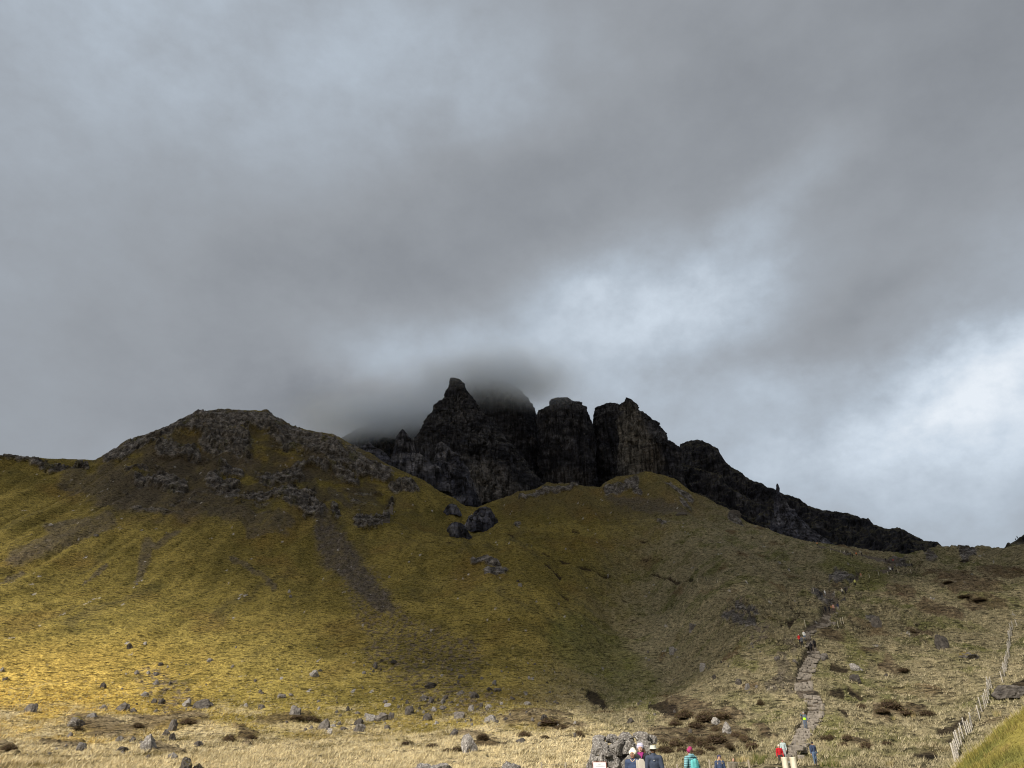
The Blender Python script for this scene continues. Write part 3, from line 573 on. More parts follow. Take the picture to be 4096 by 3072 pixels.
ridge('mountain_ridge', [(2690,1900,850),(2712,1815,850),(2721,1775,848),(2735,1770,845),(2760,1764,840),(2796,1758,835),(2829,1770,828),(2874,1797,818),(2882,1817,815),(2902,1846,810),(2927,1870,800),(2955,1882,795),(2983,1907,785),(3012,1925,778),(3044,1931,770),(3065,1945,765),(3097,1954,755),(3138,1976,745),(3200,1996,735),(3230,2021,728),(3282,2039,720),(3390,2052,700),(3447,2073,690),(3473,2070,686),(3494,2099,680),(3551,2114,670),(3598,2111,662),(3639,2132,655),(3696,2161,645),(3748,2169,638),(3784,2197,630),(3802,2223,625),(3812,2250,622),(3850,2280,615)],
      [(2680,2060,700),(2900,2120,660),(3100,2200,600),(3400,2260,540),(3850,2300,500)], 130, 150, nat=620, amp=2.6, lightf=1.0)
ridge('mountain_ridge', [(1150,1900,1000),(1250,1835,1000),(1320,1785,1000),(1370,1750,1000),(1430,1715,1000),(1500,1690,1000),(1580,1670,1000),(1700,1650,1000),(1800,1640,1000),(1900,1650,1000)],
      [(1150,1950,850),(1900,2000,850)], 140, 160, nat=260, amp=3.5)
ridge('rock_ridge', [(4000,2215,470),(4012,2195,470),(4022,2185,470),(4028,2170,470),(4036,2169,470),(4041,2174,470),(4064,2163,472),(4078,2149,474),(4096,2137,476),(4200,2095,480),(4500,2000,490),(4900,1900,500)],
      [(4000,2225,440),(4096,2225,440),(4900,2200,440)], 150, 26, nat=260, amp=.9)


# ------------------------------------------------------------------ unseen cloud bank, its density shaped to shade the mountain
CH = 1500.0
offx, offy = sv.x / sv.z * CH, sv.y / sv.z * CH
cx_, cy_ = np.meshgrid(np.linspace(offx - 1500, offx + 1700, 90), np.linspace(offy - 250, offy + 1450, 60))
def cloud_sheet(h, s): return np.stack([cx_, cy_, CH + h + 45 * fbm2(cx_ / 300, cy_ / 300, 4, 300 + s)], -1).reshape(-1, 3)
cv = np.vstack([cloud_sheet(0, 0), cloud_sheet(130, 1)]); ny, nx = cx_.shape
i_ = np.arange(ny - 1)[:, None] * nx; j_ = np.arange(nx - 1)[None, :]
f1 = np.stack([i_ + j_, i_ + j_ + nx, i_ + j_ + nx + 1, i_ + j_ + 1], -1).reshape(-1, 4); f2 = f1[:, ::-1] + ny * nx
ring = [k for k in range(nx)] + [r * nx + nx - 1 for r in range(1, ny)] + [(ny - 1) * nx + k for k in range(nx - 2, -1, -1)] + [r * nx for r in range(ny - 2, 0, -1)]
f3 = np.array([[ring[k], ring[(k + 1) % len(ring)], ring[(k + 1) % len(ring)] + ny * nx, ring[k] + ny * nx] for k in range(len(ring))])
mc = bpy.data.materials.new('cloud'); mc.use_nodes = True; t = mc.node_tree; t.nodes.clear(); nt = t
ge = N('ShaderNodeNewGeometry'); sp = N('ShaderNodeSeparateXYZ'); t.links.new(ge.outputs['Position'], sp.inputs[0])
gx = M('SUBTRACT', sp.outputs[0], offx); gy = M('SUBTRACT', sp.outputs[1], offy)
nn = N('ShaderNodeTexNoise'); nn.inputs['Scale'].default_value = .006; nn.inputs['Detail'].default_value = 4; t.links.new(ge.outputs['Position'], nn.inputs['Vector'])
q = M('ADD', M('ADD', gy, M('MULTIPLY', M('MAXIMUM', M('MINIMUM', gx, 60.0), -250.0), .75)), M('MULTIPLY', M('SUBTRACT', nn.outputs['Fac'], .5), 90.0))
def gauss(x0, y0, rx, ry, am):
    a_ = M('MULTIPLY', M('SUBTRACT', gx, x0), 1 / rx); b_ = M('MULTIPLY', M('SUBTRACT', gy, y0), 1 / ry)
    return M('MULTIPLY', M('EXPONENT', M('MULTIPLY', M('ADD', M('MULTIPLY', a_, a_), M('MULTIPLY', b_, b_)), -1.0)), am)
for gg in ((-125, 165, 55, 60, -150.0), (30, 215, 50, 70, 120.0), (80, 180, 60, 60, 40.0)): q = M('ADD', q, gauss(*gg))  # density patches added to light and shade chosen ground
mr = N('ShaderNodeMapRange', interpolation_type='SMOOTHSTEP'); t.links.new(q, mr.inputs[0])
for k_, v_ in ((1, 125.0), (2, 330.0), (3, .0), (4, .87)): mr.inputs[k_].default_value = v_
# the bank thins again towards its far rim and side rims
tr = N('ShaderNodeBsdfTransparent'); di = N('ShaderNodeBsdfDiffuse'); tl_ = N('ShaderNodeBsdfTranslucent')
for n_ in (di, tl_): n_.inputs[0].default_value = (.9, .9, .92, 1)
ms = N('ShaderNodeMixShader'); ms.inputs[0].default_value = .6; t.links.new(di.outputs[0], ms.inputs[1]); t.links.new(tl_.outputs[0], ms.inputs[2])
m2 = N('ShaderNodeMixShader'); t.links.new(mr.outputs[0], m2.inputs[0]); t.links.new(tr.outputs[0], m2.inputs[1]); t.links.new(ms.outputs[0], m2.inputs[2])
oo = N('ShaderNodeOutputMaterial'); t.links.new(m2.outputs[0], oo.inputs[0])
tag(meshobj('shade_cloud_bank', cv, np.vstack([f1, f2, f3]), mc, smooth=True), kind='structure')

# ------------------------------------------------------------------ cloud clinging to the peaks
MIST = [ # px, py, d, rx, ry(depth), rz, amount
 (1990,1500,850,82,32,31,3.2),(1960,1515,862,62,30,18,3.0),(2085,1552,850,46,28,20,1.8),(1845,1475,772,50,28,20,.4),(1440,1665,905,70,50,17,2.6),(1580,1645,905,80,50,21,2.6),(1730,1590,895,70,50,24,1.8),
 (1900,1480,880,120,60,24,.25),(2230,1570,800,50,25,20,.4),(1330,1715,905,45,40,13,1.6)]
mm_ = bpy.data.materials.new('mist'); mm_.use_nodes = True; t = mm_.node_tree; t.nodes.clear(); nt = t
ge = N('ShaderNodeNewGeometry'); nz = N('ShaderNodeTexNoise'); nz.inputs['Scale'].default_value = .022; nz.inputs['Detail'].default_value = 6
t.links.new(ge.outputs['Position'], nz.inputs['Vector']); acc = None
lo = Vector((1e9,) * 3); hi = Vector((-1e9,) * 3)
for (px, py, d, rx, ry, rz, am) in MIST:
    c = world(px, py, d); mp = N('ShaderNodeVectorMath', operation='SUBTRACT'); t.links.new(ge.outputs['Position'], mp.inputs[0]); mp.inputs[1].default_value = c
    dv = N('ShaderNodeVectorMath', operation='DIVIDE'); t.links.new(mp.outputs[0], dv.inputs[0]); dv.inputs[1].default_value = (rx, ry, rz)
    ln = N('ShaderNodeVectorMath', operation='DOT_PRODUCT'); t.links.new(dv.outputs[0], ln.inputs[0]); t.links.new(dv.outputs[0], ln.inputs[1])
    g = M('MULTIPLY', M('EXPONENT', M('MULTIPLY', ln.outputs['Value'], -1.2)), am); acc = g if acc is None else M('ADD', acc, g)
    for k in range(3): lo[k] = min(lo[k], c[k] - 1.9 * (rx, ry, rz)[k]); hi[k] = max(hi[k], c[k] + 1.9 * (rx, ry, rz)[k])
den = M('MULTIPLY', M('MAXIMUM', M('SUBTRACT', M('MULTIPLY', acc, M('ADD', M('MULTIPLY', nz.outputs['Fac'], 2.2), -.1)), .05), 0.0), .014)
pv = N('ShaderNodeVolumePrincipled'); pv.inputs['Color'].default_value = (.90, .945, 1, 1); pv.inputs['Anisotropy'].default_value = .1
t.links.new(den, pv.inputs['Density']); oo = N('ShaderNodeOutputMaterial'); t.links.new(pv.outputs[0], oo.inputs['Volume'])
bm = bmesh.new(); bmesh.ops.create_icosphere(bm, subdivisions=3, radius=1.0)
for v in bm.verts:                       # a rounded lump a good deal larger than the cloud inside it
    for k in range(3): v.co[k] = (lo[k] + hi[k]) / 2 + math.copysign(abs(v.co[k]) ** .55, v.co[k]) * (hi[k] - lo[k]) / 2
me = bpy.data.meshes.new('mist'); bm.to_mesh(me); bm.free(); me.materials.append(mm_)
mist = link(bpy.data.objects.new('mist', me)); tag(mist, 'grey cloud clinging to the mountain peaks', 'cloud', kind='stuff')
try: mm_.cycles.volume_step_rate = 0.6
except Exception: pass

# ------------------------------------------------------------------ stones
def stone_mat(name, dark, light, lich, lamt, moss, lscale=9, nsc=4.0):
    m = mat(name, rough=.92, spec=.15); t = m.node_tree; b = t.nodes['Principled BSDF']
    n = noise_node(t, nsc, 8, .7); c = rampf(t, n.outputs['Fac'], [(.32, dark), (.68, light)])
    l = noise_node(t, lscale, 5, .7); c = mixcol(t, c, lich, rampf(t, l.outputs['Fac'], [(lamt, (0,) * 3), (lamt + .06, (1,) * 3)]))
    g = t.nodes.new('ShaderNodeNewGeometry'); s = t.nodes.new('ShaderNodeSeparateXYZ'); t.links.new(g.outputs['Normal'], s.inputs[0])
    a = t.nodes.new('ShaderNodeMath'); a.operation = 'MULTIPLY_ADD'; t.links.new(n.outputs['Fac'], a.inputs[0]); a.inputs[1].default_value = .8; t.links.new(s.outputs[2], a.inputs[2])
    a2 = t.nodes.new('ShaderNodeMath'); a2.operation = 'MULTIPLY'; t.links.new(a.outputs[0], a2.inputs[0]); a2.inputs[1].default_value = .5
    c = mixcol(t, c, (.13, .10, .028), rampf(t, a2.outputs[0], [(min(moss, .98), (0,) * 3), (min(moss + .05, 1), (1,) * 3)]))
    oi = t.nodes.new('ShaderNodeObjectInfo'); f = rampf(t, oi.outputs['Random'], [(0, (.7,) * 3), (1, (1.35,) * 3)]); c = mixcol(t, c, f, 1.0, 'MULTIPLY')
    t.links.new(c, b.inputs['Base Color']); t.links.new(bump(t, n.outputs['Fac'], .16), b.inputs['Normal']); return m
M_st = stone_mat('basalt', (.035, .031, .029), (.21, .19, .17), (.42, .40, .37), .66, .90)
M_stl = stone_mat('lichened_basalt', (.08, .073, .068), (.27, .25, .23), (.46, .44, .41), .54, .93, 13)
M_std = stone_mat('dark_basalt', (.022, .020, .019), (.13, .115, .10), (.30, .29, .27), .72, .90)
M_stm = stone_mat('mossy_basalt', (.05, .045, .04), (.17, .155, .14), (.5, .48, .45), .6, .52)
def rock_pts(sub, seed, cuts=16, rough=.09, sq=1.0):
    r_ = random.Random(seed); bm = bmesh.new(); bmesh.ops.create_icosphere(bm, subdivisions=sub, radius=1)
    V = np.array([v.co[:] for v in bm.verts]); F_ = [[v.index for v in f.verts] for f in bm.faces]; bm.free()
    rad = np.full(len(V), 1.25)
    for _ in range(cuts):
        n = np.array([r_.gauss(0, 1) for _ in range(3)]); n /= np.linalg.norm(n); h = r_.uniform(.62, 1.0)
        dt = V @ n; rad = np.where(dt > .05, np.minimum(rad, h / np.maximum(dt, .05)), rad)
    rad *= 1 + rough * 2.2 * fbm3(V[:, 0] * 2 + seed, V[:, 1] * 2, V[:, 2] * 2, 4, seed) + rough * fbm3(V[:, 0] * 9, V[:, 1] * 9, V[:, 2] * 9, 2, seed)
    P = V * rad[:, None]; P[:, 2] = np.maximum(P[:, 2], -.45)
    mn, mx_ = P.min(0), P.max(0); P = (P - (mn + mx_) / 2) / (mx_ - mn); P[:, 2] += .5
    return P, F_
STONES = []
for k in range(10):
    P, F_ = rock_pts(4, 400 + k); me = bpy.data.meshes.new('stone'); me.from_pydata([tuple(p) for p in P], [], F_); me.materials.append(None); STONES.append(me)
def fwd_scale(p): return (p.y * math.cos(PITCH) + (p.z - CAMZ) * math.sin(PITCH)) / FPX
def stone(px, py, w, h, m, label, group=None, name='boulder', k=None, cat='boulder', deep=.42):
    w *= .92; h *= .95
    p, d = ground(px, py); s = fwd_scale(p); k = random.randrange(10) if k is None else k
    o = bpy.data.objects.new(name, STONES[k]); link(o)
    H = h * s; o.location = (p.x, p.y + w * s * .25, zat(p.x, p.y + w * s * .2) - H * deep); o.scale = (w * s, w * s * random.uniform(.7, 1), H * (1 + deep))
    o.rotation_euler = (random.uniform(-.15, .15), random.uniform(-.15, .15), random.uniform(0, 6.28) if w / h < 1.7 else random.choice([0, math.pi]) + random.uniform(-.3, .3))
    if abs(math.sin(o.rotation_euler[2])) > .5: o.scale[1] = o.scale[0]
    o.material_slots[0].link = 'OBJECT'; o.material_slots[0].material = m
    return tag(o, label, cat, group)
BIG = [(112,2850,58,33,M_st,'cracked grey boulder alone on the bright golden grass at far left'),(481,2843,83,33,M_st,'long low grey boulder with a small stone at each end on the golden slope'),
 (803,2832,84,33,M_std,'wide flat dark boulder with a pointed top beside a smaller grey stone'),(297,2906,69,34,M_stm,'broad mossy dark boulder in brown heather below the long low grey boulder'),
 (593,2996,70,56,M_stl,'large rounded boulder with white lichen low on the left of the pale grass'),(685,2922,45,44,M_st,'slanting ridge backed boulder leaning to the right in heather'),
 (313,3000,46,26,M_stl,'white faced boulder half sunk in pale grass at lower left'),(1251,2708,47,24,M_stl,'pale grey slab boulder high up alone on the green slope'),
 (1180,2860,60,38,M_st,'block shaped boulder with a dark undercut above the green hollow'),(1291,2918,56,42,M_st,'upright pointed grey boulder at the left end of the stone row'),
 (1637,2858,48,32,M_std,'smooth dome shaped dark boulder in the boulder field'),(1707,2880,56,30,M_std,'dark square topped boulder with a flat stone on its right'),
 (1527,2883,70,32,M_st,'wide cluster boulder of joined blocks at the left of the boulder field'),(1961,2889,58,30,M_stl,'white streaked boulder at the right of the boulder field'),
 (1838,2874,50,28,M_st,'low humped boulder in the middle of the boulder field'),(1436,2902,44,26,M_std,'dark boulder just behind a paler split boulder'),(1434,2926,54,30,M_st,'split pale grey boulder at the edge of the dry grass'),
 (1873,3012,66,74,M_stl,'tall white lichened boulder with a mossy cap standing in heather'),(1813,2946,36,28,M_st,'tilted brown slab behind the tall white lichened boulder'),
 (2524,2894,38,22,M_std,'smooth dark half round boulder on the green flat above the cracked outcrop'),(2813,2678,34,28,M_stl,'white flecked boulder in the green hollow left of the stone steps'),
 (2772,2516,32,30,M_st,'brown grey boulder on the slope between the hollow and the rocky patch'),(2914,2930,44,38,M_stl,'white speckled boulder among brown heather right of the green flat'),(2865,2898,40,22,M_stl,'broken white streaked stone set in a heather mound'),
 (3776,2592,70,50,M_std,'dark cracked boulder with a peaked top alone on the right hand moor'),(3880,2634,82,26,M_stm,'flat grassy boulder with white stones on top near the fence'),(4060,2792,160,44,M_std,'wide dark rock bank with a white streak behind the fence'),
 (3300,2640,46,24,M_st,'brown block of stone at the right edge of the stone steps'),(3432,2682,52,26,M_stl,'pale rock among dark earth right of the stone steps'),(3424,2728,50,28,M_std,'rough rock showing through turf below the pale rock'),(3511,2508,42,38,M_std,'dark streaked rock knob on the moor right of the path'),
 (683,3038,56,28,M_stl,'pale boulder in dry grass left of the mossy boulder'),(1722,2750,58,18,M_std,'dark low rock row at the top of the boulder field'),(1897,2791,44,22,M_std,'dark jagged boulder at the upper right of the boulder field'),
 (1123,2793,40,16,M_st,'low brown stone row above the block shaped boulder'),(2083,2970,46,16,M_st,'flat grey stone in heather left of the cracked outcrop'),(2173,2884,34,26,M_std,'dark crumbly boulder at the right rim of the golden slope'),(407,2752,27,22,M_std,'small dark wedge shaped boulder alone on the golden slope')]
for i, (px, py, w, h, m, lb) in enumerate(BIG): stone(px, py, w, h, m, lb, k=i % 10)
SMALL = [(412,2837,33,18),(530,2850,32,18),(361,2869,43,17),(617,2737,33,18),(622,2703,22,13),(591,2696,20,12),(542,2697,25,14),(638,2663,25,11),(575,2786,36,18),(613,2813,25,18),(642,2815,33,22),(741,2824,40,27),(658,2942,33,25),(689,2962,32,28),(474,2965,36,22),(524,2967,28,20),(483,3007,50,20),(222,2999,22,10),(275,2949,30,20),(585,3036,36,18),(5,2685,20,16),(14,2721,26,11),(785,2981,32,16),
 (837,2649,28,12),(928,2670,15,11),(1280,2686,20,8),(1454,2695,17,10),(1163,2784,22,9),(1042,2837,34,18),(982,2826,20,14),(1040,2771,15,12),(1389,2844,16,20),(1317,2934,24,22),(1243,2916,24,14),(1221,2922,22,12),(1331,2908,28,12),(1355,2900,18,14),(1374,2922,40,14),(1478,2884,46,26),(1429,2856,24,10),(1362,2866,15,10),(920,2958,26,20),(790,2981,36,14),(1145,2894,18,10),
 (1549,2828,32,14),(1540,2812,20,12),(1560,2880,30,28),(1470,2870,40,16),(1547,2918,28,16),(1725,2812,30,20),(1768,2814,26,18),(1696,2799,44,18),(1780,2796,26,14),(1737,2843,28,14),(1775,2838,36,14),(1843,2810,18,10),(1884,2844,26,22),(1843,2778,40,16),(2022,2882,20,14),(1954,2832,32,12),(1990,2768,36,12),(1960,2762,30,12),(1976,2735,18,14),(1845,2710,32,12),(2050,2798,26,10),(2110,2821,40,16),(2130,2884,16,12),(2164,2902,32,12),(2300,2894,14,10),(1502,2672,22,20),(1572,2656,28,12),(1744,2896,20,12),(2310,2950,40,18),
 (2861,2715,22,18),(2693,2612,30,24),(3010,2583,20,14),(2957,2738,30,20),(2992,2758,24,22),(3112,2640,26,14),(3182,2650,20,12),(2560,2950,22,12),(2700,2850,14,12),(2762,2930,16,14),(1155,2372,14,12),(1162,2390,16,10),(513,2595,28,20),(578,2578,18,10),(545,2340,12,8),(380,2145,24,10),(200,2105,20,9),(1558,2312,12,10),(2072,2328,16,8),(2080,2345,18,14),(2235,2418,10,8),(3548,2705,20,10)]
GL = 'loose stones scattered over the lower hillside'
def short(lb):
    w = lb.split(); out = []
    for x in w:
        if x in ('with', 'beside', 'alone', 'in', 'at', 'of', 'low', 'below', 'and', 'on', 'just', 'behind', 'high', 'above', 'half', 'to', 'right', 'left', 'set', 'among', 'near', 'showing') and len(out) > 2: break
        out.append(x)
    return ' '.join(out[:7])
MARKS = [(a[0], a[1], short(a[5])) for a in BIG if any(k in short(a[5]).split()[-1] for k in ('boulder', 'slab', 'rock', 'bank'))] + [(2480, 3000, 'cracked pale outcrop'), (3250, 2850, 'stone steps'), (3240, 2600, 'stone steps')]
def place_words(px, py):
    bx, by, nm = min(MARKS, key=lambda q: (q[0] - px) ** 2 + ((q[1] - py) * 1.6) ** 2)
    if abs(bx - px) > 1.6 * abs(by - py): side = 'right of' if px > bx else 'left of'
    elif abs(bx - px) > .6 * abs(by - py): side = ('above and ' if py < by else 'below and ') + ('right of' if px > bx else 'left of')
    else: side = 'above' if py < by else 'below'
    return side + ' the ' + nm, math.hypot(bx - px, by - py)
CN = {}
def stone_label(px, py, w, m):
    pl, ds = place_words(px, py); size = 'tiny' if w < 13 else 'small' if w < 24 else 'middling'; tone = {'basalt': 'grey', 'dark_basalt': 'dark', 'lichened_basalt': 'pale'}[m.name.split('.')[0]]
    return ('%s %s stone %s%s' % (size, tone, 'close by, ' if ds < 45 else 'some way ' if ds > 130 else '', pl)).replace('close by, ', 'close ')
for i, (px, py, w, h) in enumerate(SMALL):
    stone(px, py, w, h, (M_st, M_std, M_stl)[i % 3], stone_label(px, py, w, (M_st, M_std, M_stl)[i % 3]), GL)
r_ = random.Random(5); cnt = 0
ZN = [(1450,2250,2650,2905,95),(430,860,2640,2860,16),(1250,1500,2780,2930,10),(2550,3050,2500,2900,30),(100,700,2940,3040,8),(900,1400,2560,2800,8)]
for (xa, xb, ya, yb, n) in ZN:
    for _ in range(n):
        px, py = r_.uniform(xa, xb), r_.uniform(ya, yb); w = r_.uniform(6, 17) * (.7 + .6 * (py - 2600) / 400)
        mm = r_.choice((M_st, M_std, M_stl, M_st)); stone(px, py, w, w * r_.uniform(.5, .9), mm, stone_label(px, py, w, mm), GL, k=r_.randrange(10))
# rocky knobs on the slope below the skyline
def knob(px, py, w, h, label, tiers, seed, m=None):
    p, d = ground(px, py); s = fwd_scale(p); Vs = []; Fs = []; nb = 0
    for (tx, tz, tw, th, ty) in tiers:
        P, F_ = rock_pts(5, seed + nb, 22, .12); nb += 1
        P = P * np.array([tw * w * s, tw * w * s * .8, th * h * s]) + np.array([tx * w * s, ty * w * s, tz * h * s])
        off = sum(len(v) for v in Vs); Vs.append(P); Fs += [[q + off for q in f] for f in F_]
    V = np.vstack(Vs); n = fbm3(V[:, 0] / .9, V[:, 1] / .9, V[:, 2] / .6, 4, seed) * (.5 if d > 200 else .05); V[:, 0] += n; V[:, 1] -= n
    o = meshobj('rock_outcrop', V, Fs, m or M_std); o.location = (p.x, p.y + w * s * .3, zat(p.x, p.y) - h * s * .12); return tag(o, label, 'rock outcrop')
def kd(px, py): return ground(px, py)[1] + 3
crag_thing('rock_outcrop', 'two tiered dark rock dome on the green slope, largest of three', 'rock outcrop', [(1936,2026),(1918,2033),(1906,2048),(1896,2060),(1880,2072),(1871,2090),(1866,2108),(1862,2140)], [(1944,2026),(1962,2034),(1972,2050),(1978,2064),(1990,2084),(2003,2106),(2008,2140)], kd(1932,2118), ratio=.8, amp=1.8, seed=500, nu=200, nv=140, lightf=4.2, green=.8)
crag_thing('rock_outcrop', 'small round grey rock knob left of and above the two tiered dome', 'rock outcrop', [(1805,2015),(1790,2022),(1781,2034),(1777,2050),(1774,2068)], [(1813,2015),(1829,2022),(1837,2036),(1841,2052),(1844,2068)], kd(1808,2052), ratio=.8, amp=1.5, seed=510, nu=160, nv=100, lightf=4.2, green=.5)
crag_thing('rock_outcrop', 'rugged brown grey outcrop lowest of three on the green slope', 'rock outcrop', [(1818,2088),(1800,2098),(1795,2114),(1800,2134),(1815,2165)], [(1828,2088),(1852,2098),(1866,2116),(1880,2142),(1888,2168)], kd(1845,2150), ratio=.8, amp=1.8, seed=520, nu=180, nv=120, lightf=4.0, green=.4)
knob(1563, 2056, 26, 50, 'narrow upright rock stack below the rocky skyline', [(0,0,.9,.6,0),(.0,.5,.6,.5,0)], 530, M_st)
knob(1470, 2118, 80, 48, 'rounded grey rock heap at the right foot of the rocky knoll', [(-.25,.1,.6,.9,.1),(.2,0,.6,.7,0)], 540, M_st)
knob(1545, 2090, 34, 26, 'small rock heap right of the rounded grey heap', [(0,0,1,1,0)], 545, M_st)
knob(3590, 2252, 74, 30, 'low dark rock beside the upper path near the saddle', [(0,0,1,1,0)], 550)
knob(3875, 2246, 50, 13, 'dark hummock of rock on the saddle skyline at right', [(0,0,1,1,0)], 560)
knob(2945, 2064, 50, 34, 'small rock step on the right edge of the grassy dome', [(0,0,1,1,0)], 565, M_st)
knob(2730, 2060, 44, 20, 'flat pale rock on the grassy dome below the spire', [(0,0,1,1,0)], 566, M_st)
# the cracked outcrop behind the visitors, and boulders cut by the lower edge of the view
def lumps(name, label, cat, px, top_py, d, wpx, items, m, seed, base=None):
    c = world(px, top_py, d); s = fwd_scale(c); Vs = []; Fs = []; z0 = base if base is not None else zat(c.x, c.y) - .1
    for k, (x, y, w, h, dy) in enumerate(items):         # x,y centre and w,h in picture px
        q = world(x, y, d + dy); ss = fwd_scale(q)
        P, F_ = rock_pts(5, seed + k * 3, 26, .10); P[:, 2] -= .5
        P = P * np.array([w * ss, max(w, h) * ss * .95, h * ss]) + np.array([q.x, q.y, q.z])
        off = sum(len(v) for v in Vs); Vs.append(P); Fs += [[i + off for i in f] for f in F_]
    V = np.vstack(Vs); n = fbm3(V[:, 0] * 3, V[:, 1] * 3, V[:, 2] * 3, 4, seed) * .07; V += n[:, None] * np.array([.7, -1, .5])
    V[:, 0] -= c.x; V[:, 1] -= c.y; V[:, 2] -= z0; V[:, 2] = np.maximum(V[:, 2], -.3)
    o = meshobj(name, V, Fs, m); o.location = (c.x, c.y, z0); return tag(o, label, cat)
lumps('rock_outcrop', 'large cracked pale grey outcrop behind the visitors and the notice', 'rock outcrop', 2480, 2930, 34, 270,
  [(2405,2985,80,60,0),(2396,2958,56,34,.5),(2490,3035,190,100,.9),(2500,2990,150,60,1.2),(2445,2952,52,34,.6),(2505,2945,70,36,.5),(2570,2948,74,46,.6),(2462,2990,74,60,0),(2520,2985,70,56,0),(2585,2995,80,60,.2),(2410,3025,60,50,-.2),(2375,3040,46,60,-.1),(2455,3045,70,66,-.2),(2520,3050,80,80,-.2),(2590,3050,80,90,0),(2370,3085,56,70,-.2),(2440,3100,120,90,-.1),(2560,3110,150,100,0),(2430,3012,34,26,-.5),(2480,2962,30,22,.1),(2610,2955,40,40,.9)], M_stl, 600)
lumps('boulder', 'broad pale boulder cut by the lower edge, left of the grey peaked one', 'boulder', 1743, 3053, 40, 165, [(1700,3085,100,60,0),(1765,3082,120,56,.3),(1650,3095,60,44,0),(1810,3098,60,40,.2)], M_stl, 640)
lumps('boulder', 'peaked grey boulder cut by the lower edge, right of the broad pale one', 'boulder', 2045, 3045, 44, 118, [(2045,3080,90,66,0),(2010,3095,70,40,0),(2085,3092,70,46,.2)], M_stl, 660)
lumps('boulder', 'moss capped dark boulder cut by the lower edge at left', 'boulder', 760, 3028, 46, 95, [(745,3070,60,78,0),(790,3085,60,60,.2),(725,3090,44,50,0)], M_stm, 680)

# ------------------------------------------------------------------ heather bushes
def leaf_mat(name, a, b_, tr_=.0):
    m = mat(name, rough=.9, spec=.1); t = m.node_tree; b = t.nodes['Principled BSDF']
    at = t.nodes.new('ShaderNodeAttribute'); at.attribute_name = 'Col'; c = mixcol(t, at.outputs['Color'], (1, 1, 1), 0.0)
    oi = t.nodes.new('ShaderNodeObjectInfo'); c = mixcol(t, c, rampf(t, oi.outputs['Random'], [(0, (.75,) * 3), (1, (1.3,) * 3)]), 1.0, 'MULTIPLY')
    t.links.new(c, b.inputs['Base Color']); return m
M_hth = leaf_mat('heather', 0, 0)
def bush_mesh(seed, n=1500):
    g = np.random.default_rng(seed); u = g.normal(size=(n, 3)); u /= np.linalg.norm(u, axis=1)[:, None]; u[:, 2] = np.abs(u[:, 2])
    rr = (g.random(n) ** .35) * (1 + .25 * fbm3(u[:, 0] * 2.2, u[:, 1] * 2.2, u[:, 2] * 2.2 + seed, 3, seed)); p = u * rr[:, None] * np.array([.5, .5, .95]); p[:, 2] = np.maximum(p[:, 2], 0)
    d = u + g.normal(size=(n, 3)) * .6; d[:, 2] += .5; d /= np.linalg.norm(d, axis=1)[:, None]; s = np.cross(d, g.normal(size=(n, 3))); s /= np.linalg.norm(s, axis=1)[:, None]
    L = g.uniform(.05, .13, n)[:, None]; wd = g.uniform(.010, .022, n)[:, None]
    V = np.stack([p - s * wd, p + s * wd, p + d * L + s * wd * .4, p + d * L - s * wd * .4], 1).reshape(-1, 3); F_ = np.arange(n * 4).reshape(-1, 4)
    core, cf = rock_pts(3, seed, 20, .15); core = core * np.array([.86, .86, .74]); 
    allV = np.vstack([V, core]); me = bpy.data.meshes.new('heather_bush')
    me.from_pydata([tuple(v) for v in allV], [], F_.tolist() + [[q + len(V) for q in f] for f in cf]); me.materials.append(M_hth)
    cc = np.ones((len(allV), 4), np.float32); t = g.random(n)[:, None]; base = np.array([.055, .036, .022]) * (1 - t) + np.array([.16, .115, .065]) * t
    green = (g.random(n) < .12)[:, None]; base = np.where(green, np.array([.10, .10, .035]), base); cc[:n * 4, :3] = np.repeat(base, 4, 0); cc[n * 4:, :3] = (.05, .034, .022)
    ca = me.color_attributes.new('Col', 'FLOAT_COLOR', 'POINT'); ca.data.foreach_set('color', cc.ravel()); return me
BUSH = [bush_mesh(700 + k) for k in range(5)]
HB = [(2712,2992,65,30),(2770,2971,46,26),(2812,2996,65,34),(2875,2974,90,34),(3016,3000,58,32),(2924,3008,46,20),(2667,3016,74,28),(2803,3020,56,22),(2655,2980,46,22),(2845,3005,50,20),(2735,3010,50,20),
 (3305,2967,40,22),(3328,2961,34,20),(3396,2965,44,22),(3452,2838,44,20),(3047,2824,36,20),(3475,2994,50,24),(2750,2880,80,30),(2830,2892,84,34),(2900,2880,70,24),(2710,2905,64,24),(2790,2915,70,24),(2870,2925,50,20),(2950,2950,50,24),(2980,2972,44,24),
 (300,2925,50,16),(545,2912,50,16),(745,2895,70,22),(1235,2888,80,22),(1185,2878,60,18),(2200,2905,80,24),(2250,2918,50,18),(2100,2948,60,18),(2318,2950,44,22),(1728,2992,60,20),(1630,2982,56,18),(912,2968,50,28),(1000,2955,50,16),(2180,2960,40,14),(1930,2960,50,22),(1830,3010,50,20),(1790,3010,44,16),(20,3010,60,22),
 (3577,2838,84,36),(3628,2697,50,16),(3640,2872,90,24),(3720,2866,60,20),(3545,2868,60,16),(3380,2990,44,20),(3560,2990,50,20),(3650,2530,40,14),(3870,2400,50,12),(3930,2410,60,12),(3800,2335,40,9)]
